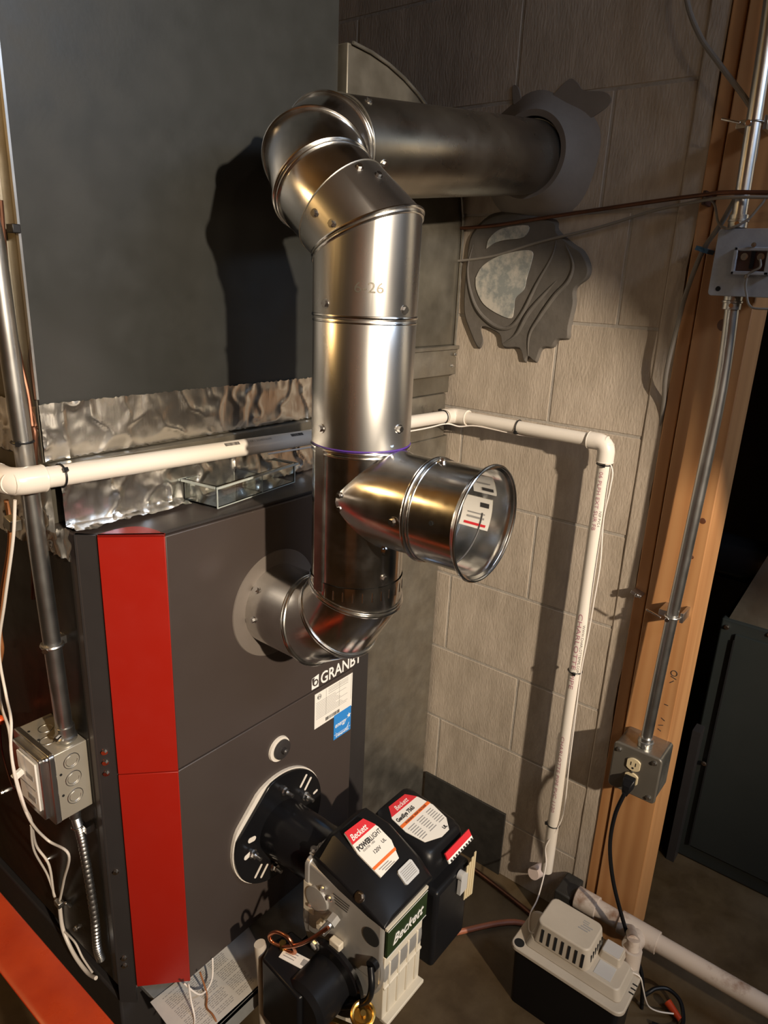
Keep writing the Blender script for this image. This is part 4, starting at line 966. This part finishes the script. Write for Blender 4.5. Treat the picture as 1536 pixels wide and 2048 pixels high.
MB().cyl((0.868,0.470,-0.972),(0.868,0.460,-0.972),0.0085,SILV,n=20).box(0.862,0.884,0.461,0.468,-1.01,-0.975,SILV).build('reset_button', bn)
# pump / motor on the left
mt = MB(); MC = V((-0.006, 0.560, -1.068))
mt.lathe(MC+V((0.640,0,0)), X_, [(0,0.0005),(0,0.062),(0.003,0.066),(0.010,0.066),(0.012,0.0005)], BLACKG, n=48)
mt.build('motor_flange', bn)
b = MB(); b.lathe(MC+V((0.575,0,0)), X_, [(0,0.0005),(0,0.036),(0.008,0.044),(0.066,0.044)], BLACK, n=40); b.build('motor', bn)
b = MB().prism([(0.562,0.556),(0.600,0.548),(0.640,0.560),(0.640,0.650),(0.600,0.660),(0.572,0.648)], (0,0,-1.16), X_, Y_, 0.125, BLACK); b.build('oil_pump', bn, bevel=0.004)
b = MB(); b.obox((0.606,0.606,-1.0343), (0.020,0.052,0.001), PAPER, (0.97,0.20,0), (-0.20,0.97,0), Z_); 
b.obox((0.610,0.590,-1.0336), (0.011,0.010,0.0006), GREYINK, (0.97,0.20,0), (-0.20,0.97,0), Z_)
for i in range(3): b.obox((0.600+i*0.005,0.616,-1.0336), (0.0012,0.020,0.0006), GREYINK, (0.97,0.20,0), (-0.20,0.97,0), Z_)
b.build('pump_label', bn, smooth=False)
for p in ((0.0,0.030,0.052),(0.0,-0.058,-0.012)):
    screw(MC+V((0.6395,p[1],p[2])), (-1,0,0), bn, r=0.008)
mcb = smooth_path([(0.641,0.482,-0.985),(0.630,0.470,-1.005),(0.632,0.478,-1.04),(0.628,0.500,-1.065),(0.622,0.52,-1.08)], 6)
MB().tube(mcb, 0.0052, BLACK, 12).build('motor_lead', bn)
nl = smooth_path([(0.620,0.562,-0.957)]+[(xx, *onx(a, b_, xx)) for a, b_, xx in ((655,1856,0.614),(625,1876,0.608),(597,1889,0.606),(568,1893,0.604),(545,1884,0.602),(539,1871,0.600),(553,1864,0.600),(571,1871,0.602),(583,1885,0.604),(590,1905,0.610))]+[(0.606,0.636,-1.036)], 8)
MB().tube(nl, 0.0032, COPPER, 12).build('copper_line', bn)
MB().cyl((0.606,0.636,-1.036),(0.606,0.636,-1.022),0.006,BRASS,n=6).build('flare_nut', bn)
# oil valve
vl = thing('oil_valve', 'brass oil shut-off valve with round handle below the burner', 'valve', (0.628, 0.455, -1.13))
vc = V((0.622, 0.478, -1.060))
b = MB(); b.torus(vc, (-0.3,-0.3,1), 0.0165, 0.0036, BRASS, n=32, k=8); b.cyl(vc-V((0,0,0.002)), vc+V((0,0,0.002)), 0.0150, BRASS, n=24); b.cyl(vc, vc+V((-0.002,-0.002,0.007)), 0.0045, BRASS, n=8)
b.build('handle', vl)
b = MB(); b.cyl(vc, vc-V((0,0,0.030)), 0.008, BRASS, n=6); b.obox(vc-V((0,0,0.042)), (0.024,0.024,0.026), BRASS); b.cyl(vc-V((0,0,0.055)), vc-V((0,0,0.085)), 0.010, BRASS, n=20); b.cyl(vc-V((0.0,0,0.042)), vc+V((-0.018,0.055,-0.042)), 0.0085, BRASS, n=6)
b.cyl(vc-V((0,0,0.08)), (vc.x,vc.y,FL), 0.006, COPPERD, n=12)
b.build('valve_body', vl, bevel=0.0006)
# pedestal
pd = MB(); pd.loft([[V((0.700,0.575,-1.09)),V((0.726,0.575,-1.09)),V((0.726,0.600,-1.09)),V((0.700,0.600,-1.09))],[V((0.690,0.565,FL)),V((0.736,0.565,FL)),V((0.736,0.61,FL)),V((0.690,0.61,FL))]], CREAM)
tag(pd.build('burner_pedestal', bevel=0.002), 'cream metal leg under the fan housing of the oil burner', 'leg')
bg = MB()
prof = [(0.585,0.668,-1.03,0.010),(0.588,0.665,-1.06,0.012),(0.590,0.664,-1.12,0.011),(0.592,0.662,-1.30,0.013),(0.594,0.660,FL,0.016)]
bg.loft([[V((x+r*math.cos(a), y+0.8*r*math.sin(a), z)) for a in [2*math.pi*i/16 for i in range(16)]] for x, y, z, r in prof], BEIGE)
tag(bg.build('oil_line_sleeve'), 'beige upright sleeve beside the black oil pump', 'pipe')

# ================================================================== LEFT SIDE: CONDUIT, SWITCH BOX, WIRES
lc = thing('conduit', 'steel conduit dropping past the plenum to the furnace switch box', 'conduit', (0.41, 0.89, -0.66))
MB().tube(smooth_path([(0.385,0.889,0.60),(0.394,0.889,0.25),(0.399,0.889,-0.034),(0.4035,0.889,-0.22),(0.4105,0.889,-0.48),(0.4150,0.889,-0.655)], 5), 0.0118, ZINC, 20).build('pipe_run', lc)
b = MB(); b.torus((0.4108,0.889,-0.497), (0,0,1), 0.0132, 0.0030, ZINC, n=24, k=8); b.cyl((0.3985,0.884,-0.499),(0.3955,0.880,-0.499),0.004,STEELB,n=8); b.obox((0.424,0.900,-0.499),(0.020,0.014,0.012),ZINC); b.build('strap', lc)
ziptie(V((0.4030,0.889,-0.2085)), (0,0,1), lc, r=0.0118, tail=V((-.7,-.7,0)))
b = MB(); b.lathe((0.4150,0.889,-0.652), Z_, [(0,0.012),(0.0005,0.016),(0.006,0.016),(0.008,0.0135),(0.022,0.0135),(0.0225,0.0118)], ZINC, n=24); b.cyl((0.402,0.880,-0.638),(0.394,0.876,-0.638),0.0035,STEELB,n=8); b.build('connector', lc)
sw = thing('switch_box', 'galvanized square switch box on the left side of the furnace', 'electrical box', (0.407, 0.92, -0.770))
YB1, YB2, zB0, zB1 = 0.866, 0.968, -0.768, -0.654
GOLDG = GALVD
MB().box(0.384, 0.4335, YB1, YB2, zB0, zB1, GALV if False else mat('box_zinc', (0.50,0.46,0.38), 0.35, 0.55, rvar=0.1, rs=20)).build('back_box', sw, bevel=0.0015)
b = MB().prism(rrect(YB1-0.002,YB2+0.002,zB0-0.002,zB1+0.002,0.006), (0.376,0,0), Y_, Z_, 0.009, ZINC); b.prism(rrect(YB1+0.010,YB2-0.010,zB0+0.006,zB1-0.006,0.005), (0.367,0,0), Y_, Z_, 0.010, ZINC); b.build('raised_cover', sw, bevel=0.0015)
b = MB().box(0.364, 0.367, YB1+0.018, YB2-0.030, zB0+0.020, zB1-0.014, WHT); b.build('switch_plate', sw, bevel=0.001)
MB().obox((0.357,0.925,-0.700), (0.016,0.007,0.010), WHT, (0.9,0,0.4), Y_, (-0.4,0,0.9)).build('toggle', sw, bevel=0.001)
MB().box(0.3632, 0.364, YB1+0.022, YB2-0.034, -0.715, -0.713, GREYINK).box(0.3632,0.364,YB1+0.026,YB2-0.055,-0.700,-0.692,GREYINK).box(0.3632,0.364,YB1+0.026,YB2-0.055,-0.738,-0.728,GREYINK).build('switch_print', sw)
for z_ in (-0.676, -0.706, -0.737):
    b = MB(); b.torus((0.4085,YB1-0.0002,z_), Y_, 0.0118, 0.0007, ZINC, n=28, k=5); b.torus((0.4085,YB1-0.0002,z_), Y_, 0.0085, 0.0004, ZINC, n=28, k=4, a0=0, a1=4.6); b.build('knockout', sw)
for (x_, y_) in ((0.408, 0.935), (0.395, 0.905)):
    b = MB(); b.torus((x_,y_,zB1+0.0002), Z_, 0.010, 0.0007, ZINC, n=28, k=5); b.build('knockout', sw)
for (z_, r_) in ((-0.690,0.002),(-0.726,0.002)): MB().cyl((0.391,YB1-0.0005,z_),(0.391,YB1-0.0009,z_),r_,DARK,n=10).build('open_hole', sw)
for (x_, y_) in ((0.388,0.945),(0.388,0.915)): MB().cyl((x_,y_,zB1+0.0005),(x_,y_,zB1+0.0009),0.002,DARK,n=10).build('open_hole', sw)
screw((0.376, YB1+0.004, zB1-0.004), (-1,0,0), sw, r=0.0036); screw((0.372, YB2-0.012, -0.672), (-1,0,0), sw, r=0.0036)
# armoured cable
pa = smooth_path([(0.413,0.884,-0.770),(0.414,0.884,-0.792),(0.418,0.882,-0.83),(0.420,0.878,-0.90),(0.422,0.876,-0.99),(0.421,0.876,-1.05),(0.423,0.872,-1.075)], 26)
rr_ = [0.0066+0.0010*math.sin(i*2.1) for i in range(len(pa))]
ac = thing('armored_cable', 'flexible metal armored cable hanging below the switch box', 'cable', (0.42, 0.878, -1.08))
MB().tube(pa, rr_, ZINC, 14).build('spiral_armor', ac)
b = MB(); b.lathe((0.413,0.884,-0.770), (0,0,-1), [(0,0.010),(0.008,0.010),(0.010,0.0085),(0.018,0.0085)], ZINC, n=20); b.build('connector', ac)
b = MB(); b.torus((0.4155,0.883,-0.806), (0.05,0,-1), 0.0086, 0.0018, STEELB, n=20, k=6); b.obox((0.426,0.872,-0.810),(0.014,0.012,0.012),STEELB); b.build('strap', ac)
# white low-voltage wires
WG = 'white control wires down the left side of the furnace'
def wwire(pts, label, r=0.0021): run('control_wire', pts, r, WHITE, label, 'wire', 8, WG)
def P3(px, py, x): y, z = onx(px, py, x); return (x, y, z)
wwire([P3(30,1000,0.385),P3(26,1080,0.382),P3(10,1200,0.380),P3(-2,1300,0.380),P3(12,1390,0.378),P3(22,1440,0.362),P3(22,1500,0.352),P3(34,1570,0.350),P3(60,1640,0.362),P3(95,1680,0.395),P3(137,1708,0.405),P3(128,1760,0.42),P3(120,1800,0.428)], 'white wire bulging in front of the switch box toggle')
wwire([P3(-6,1290,0.388),P3(0,1400,0.384),P3(18,1460,0.370),P3(26,1530,0.354),P3(48,1610,0.354),P3(62,1640,0.372),P3(72,1690,0.405),P3(98,1730,0.42),P3(108,1790,0.428),P3(119,1806,0.430)], 'white wire passing left of the switch box and rejoining at the clip')
wwire([P3(119,1806,0.429),P3(124,1850,0.430),P3(134,1880,0.430),P3(152,1915,0.430),P3(175,1945,0.431),P3(192,1956,0.431)], 'white wire bundle from the clip down to the furnace base', 0.0034)
wwire([P3(128,1862,0.4305),P3(150,1885,0.4305),P3(165,1915,0.431),P3(185,1945,0.431)], 'thin white wire branching right off the lower bundle', 0.0018)
wwire([P3(62,1650,0.372),P3(68,1700,0.39),P3(95,1750,0.42),P3(112,1800,0.429)], 'thin white wire taking the outer left path below the switch box', 0.0018)
b = MB().obox(P3(119,1806,0.426), (0.012,0.016,0.010), ZINC); b.cyl(P3(130,1806,0.424), P3(142,1812,0.433), 0.003, ZINC, n=8); tag(b.build('wire_clip', bevel=0.001), 'small metal clip gathering the white wires on the furnace side', 'clip')
b = MB().obox(P3(26,1046,0.392), (0.016,0.020,0.016), GALVD, X_, (0,0.98,0.2), (0,-0.2,0.98)); tag(b.build('wire_strap', bevel=0.001), 'grey strap holding white and brown wires under the PVC elbow', 'strap')
BRN = mat('brown_wire', (0.28,0.11,0.04), 0.5)
run('brown_wire', [P3(12,1000,0.40),P3(20,1046,0.395),P3(18,1100,0.392),P3(5,1180,0.39),P3(0,1260,0.39),P3(4,1300,0.39),P3(-4,1340,0.39)], 0.0030, BRN, 'brown wire dangling beside the white wires at the left edge', 'wire')
run('copper_tube', [P3(0,400,0.405),P3(14,560,0.408),P3(24,640,0.412),P3(40,720,0.424),P3(56,790,0.426),P3(64,850,0.424),P3(70,900,0.422),(0.420,0.95,-0.45)], 0.0034, COPPERD, 'copper tube clipped to the left side of the grey plenum', 'tube')
b = MB().obox(P3(27,457,0.428), (0.010,0.016,0.010), TIE); tag(b.build('clip', bevel=0.001), 'small black clip on the left edge of the grey plenum', 'clip')
run('red_wire', [P3(0,1438,0.40),P3(4,1500,0.396),P3(20,1560,0.385),P3(30,1580,0.380)], 0.0012, mat('maroon_wire', (0.10,0.01,0.015), 0.5), 'thin maroon wire hanging left of the switch box', 'wire')
b = MB().sphere(P3(0,1440,0.40), 0.008, mat('orange_cap', (0.75,0.10,0.02), 0.4)); tag(b.build('wire_nut'), 'orange wire nut at the left edge above the switch box', 'wire nut')
# bell wires under the red strip
for k, pts in enumerate(([(0.500,0.745,-1.10),(0.498,0.738,-1.128),(0.492,0.722,-1.146),(0.478,0.706,-1.1465),(0.455,0.680,-1.1465)], [(0.496,0.752,-1.10),(0.515,0.736,-1.13),(0.545,0.745,-1.135),(0.56,0.76,-1.11)], [(0.525,0.748,-1.10),(0.527,0.735,-1.14),(0.515,0.720,-1.146),(0.512,0.695,-1.146),(0.508,0.660,-1.19)])):
    run('loose_wire', pts, 0.0015, WHITE if k < 2 else BRN, ('white loose wire end curling over the instruction sheet', 'white loose wire looped below the red strip', 'brown loose wire lying across the instruction sheet')[k], 'wire', 6, 'loose wire ends under the red strip')

# ================================================================== FOREGROUND ORANGE RAIL
orl = thing('orange_rail', 'scuffed orange-red steel channel close to the camera at lower left', 'rail', (0.24, 0.7, FL))
MB().loft([[V((0.282,y,-0.802)),V((0.284,y,-0.806)),V((0.230,y,-0.806)),V((0.229,y,-0.801)),V((0.236,y,-0.798))] for y in (0.50, 1.5)], ORANGE).build('top_face', orl, bevel=0.001)
MB().box(0.2785, 0.2825, 0.50, 1.5, -0.86, -0.805, ORANGE).build('flange', orl, bevel=0.001)
MB().box(0.245, 0.28, 1.45, 1.50, FL, -0.806, ORANGE).box(0.245, 0.28, 0.50, 0.53, FL, -0.806, ORANGE).build('leg', orl)

# ================================================================== SECOND FURNACE at the far right
sf2 = thing('furnace', 'dark grey-green furnace cabinet in shadow at the right edge', 'furnace', (2.0, -0.2, FL))
MB().box(1.76, 2.4, -0.65, 0.300, FL, -0.745, GREEN).build('cabinet', sf2, bevel=0.006)
MB().box(1.752, 1.76, -0.60, 0.262, FL+0.05, -0.775, GREEN).build('door_panel', sf2, bevel=0.002)
MB().box(1.750, 1.7525, 0.2585, 0.2625, FL+0.05, -0.79, DARK).build('panel_gap', sf2)
MB().box(1.72, 1.76, 0.285, 0.305, FL, -1.05, CABD).build('side_bracket', sf2)
screw((1.758, 0.284, -0.765), (-1,0,0), sf2, r=0.005); screw((1.751, 0.268, -1.15), (-1,0,0), sf2, r=0.005); screw((1.758, 0.19, -0.752), (-1,0,0), sf2, r=0.005)
b = MB(); b.loft([[V((1.77,0.285,-0.745)),V((1.77,-0.60,-0.745)),V((2.35,-0.60,-0.745)),V((2.35,0.285,-0.745))],[V((1.80,0.20,-0.45)),V((1.80,-0.55,-0.45)),V((2.30,-0.55,-0.45)),V((2.30,0.20,-0.45))],[V((1.80,0.20,0.94)),V((1.80,-0.55,0.94)),V((2.30,-0.55,0.94)),V((2.30,0.20,0.94))]], GALVO)
tag(b.build('supply_plenum'), 'brownish flared plenum above the dark grey-green furnace', 'duct')
b = MB(); b.cyl((1.865,0.17,-0.625),(1.865,0.70,-0.61),0.056,BLACKG,n=40)
tag(b.build('black_flue_pipe'), 'glossy black pipe disappearing behind the pine studs', 'pipe')

# added unseen panel, its outline shaped to shade the upper block wall
hb = MB().prism([(-0.20,0.64),(-0.52,0.510),(-0.67,0.445),(-0.82,0.405),(-0.880,0.355),(-0.925,0.285),(-0.945,0.230),(-1.35,0.18),(-1.45,0.945),(-0.20,0.945)], (0.592,0,0), Y_, Z_, 0.018, WOOD)
for k, (x_, y_) in enumerate(((-1.25, -1.10), (-1.75, -0.55), (-0.65, -1.95))):  # unseen posts, added so the metal pipes have something to reflect
    tag(MB().box(x_-0.045, x_+0.045, y_-0.045, y_+0.045, FL, 0.95, WOOD).build('reflection_post', bevel=0.003), ('pine post added for reflections, nearest behind the camera', 'pine post added for reflections, furthest left behind the camera', 'pine post added for reflections, behind the camera beside the ceiling lamp')[k], 'post', 'pine posts added behind the camera for reflections')
wn_ = V((0.92, 0.39, 0)); wu_ = V((-0.39, 0.92, 0))
tag(MB().obox((-1.02, -0.20, -0.26), (0.85, 0.02, 2.38), WOOD, wu_, wn_, Z_).build('reflection_sheet'), 'upright plywood sheet added behind the camera for the flue pipe to reflect', 'panel')  # unseen sheet, added as a broad warm reflection on the tee
tag(hb.build('shade_panel', bevel=0.001), 'unseen plywood panel added to shade the upper block wall', 'panel')

# ------------------------------------------------------------------ lift everything so that the floor is at zero
for o_ in list(C.objects):
    if o_.parent is None and o_ is not cam: o_.location.z += OZ
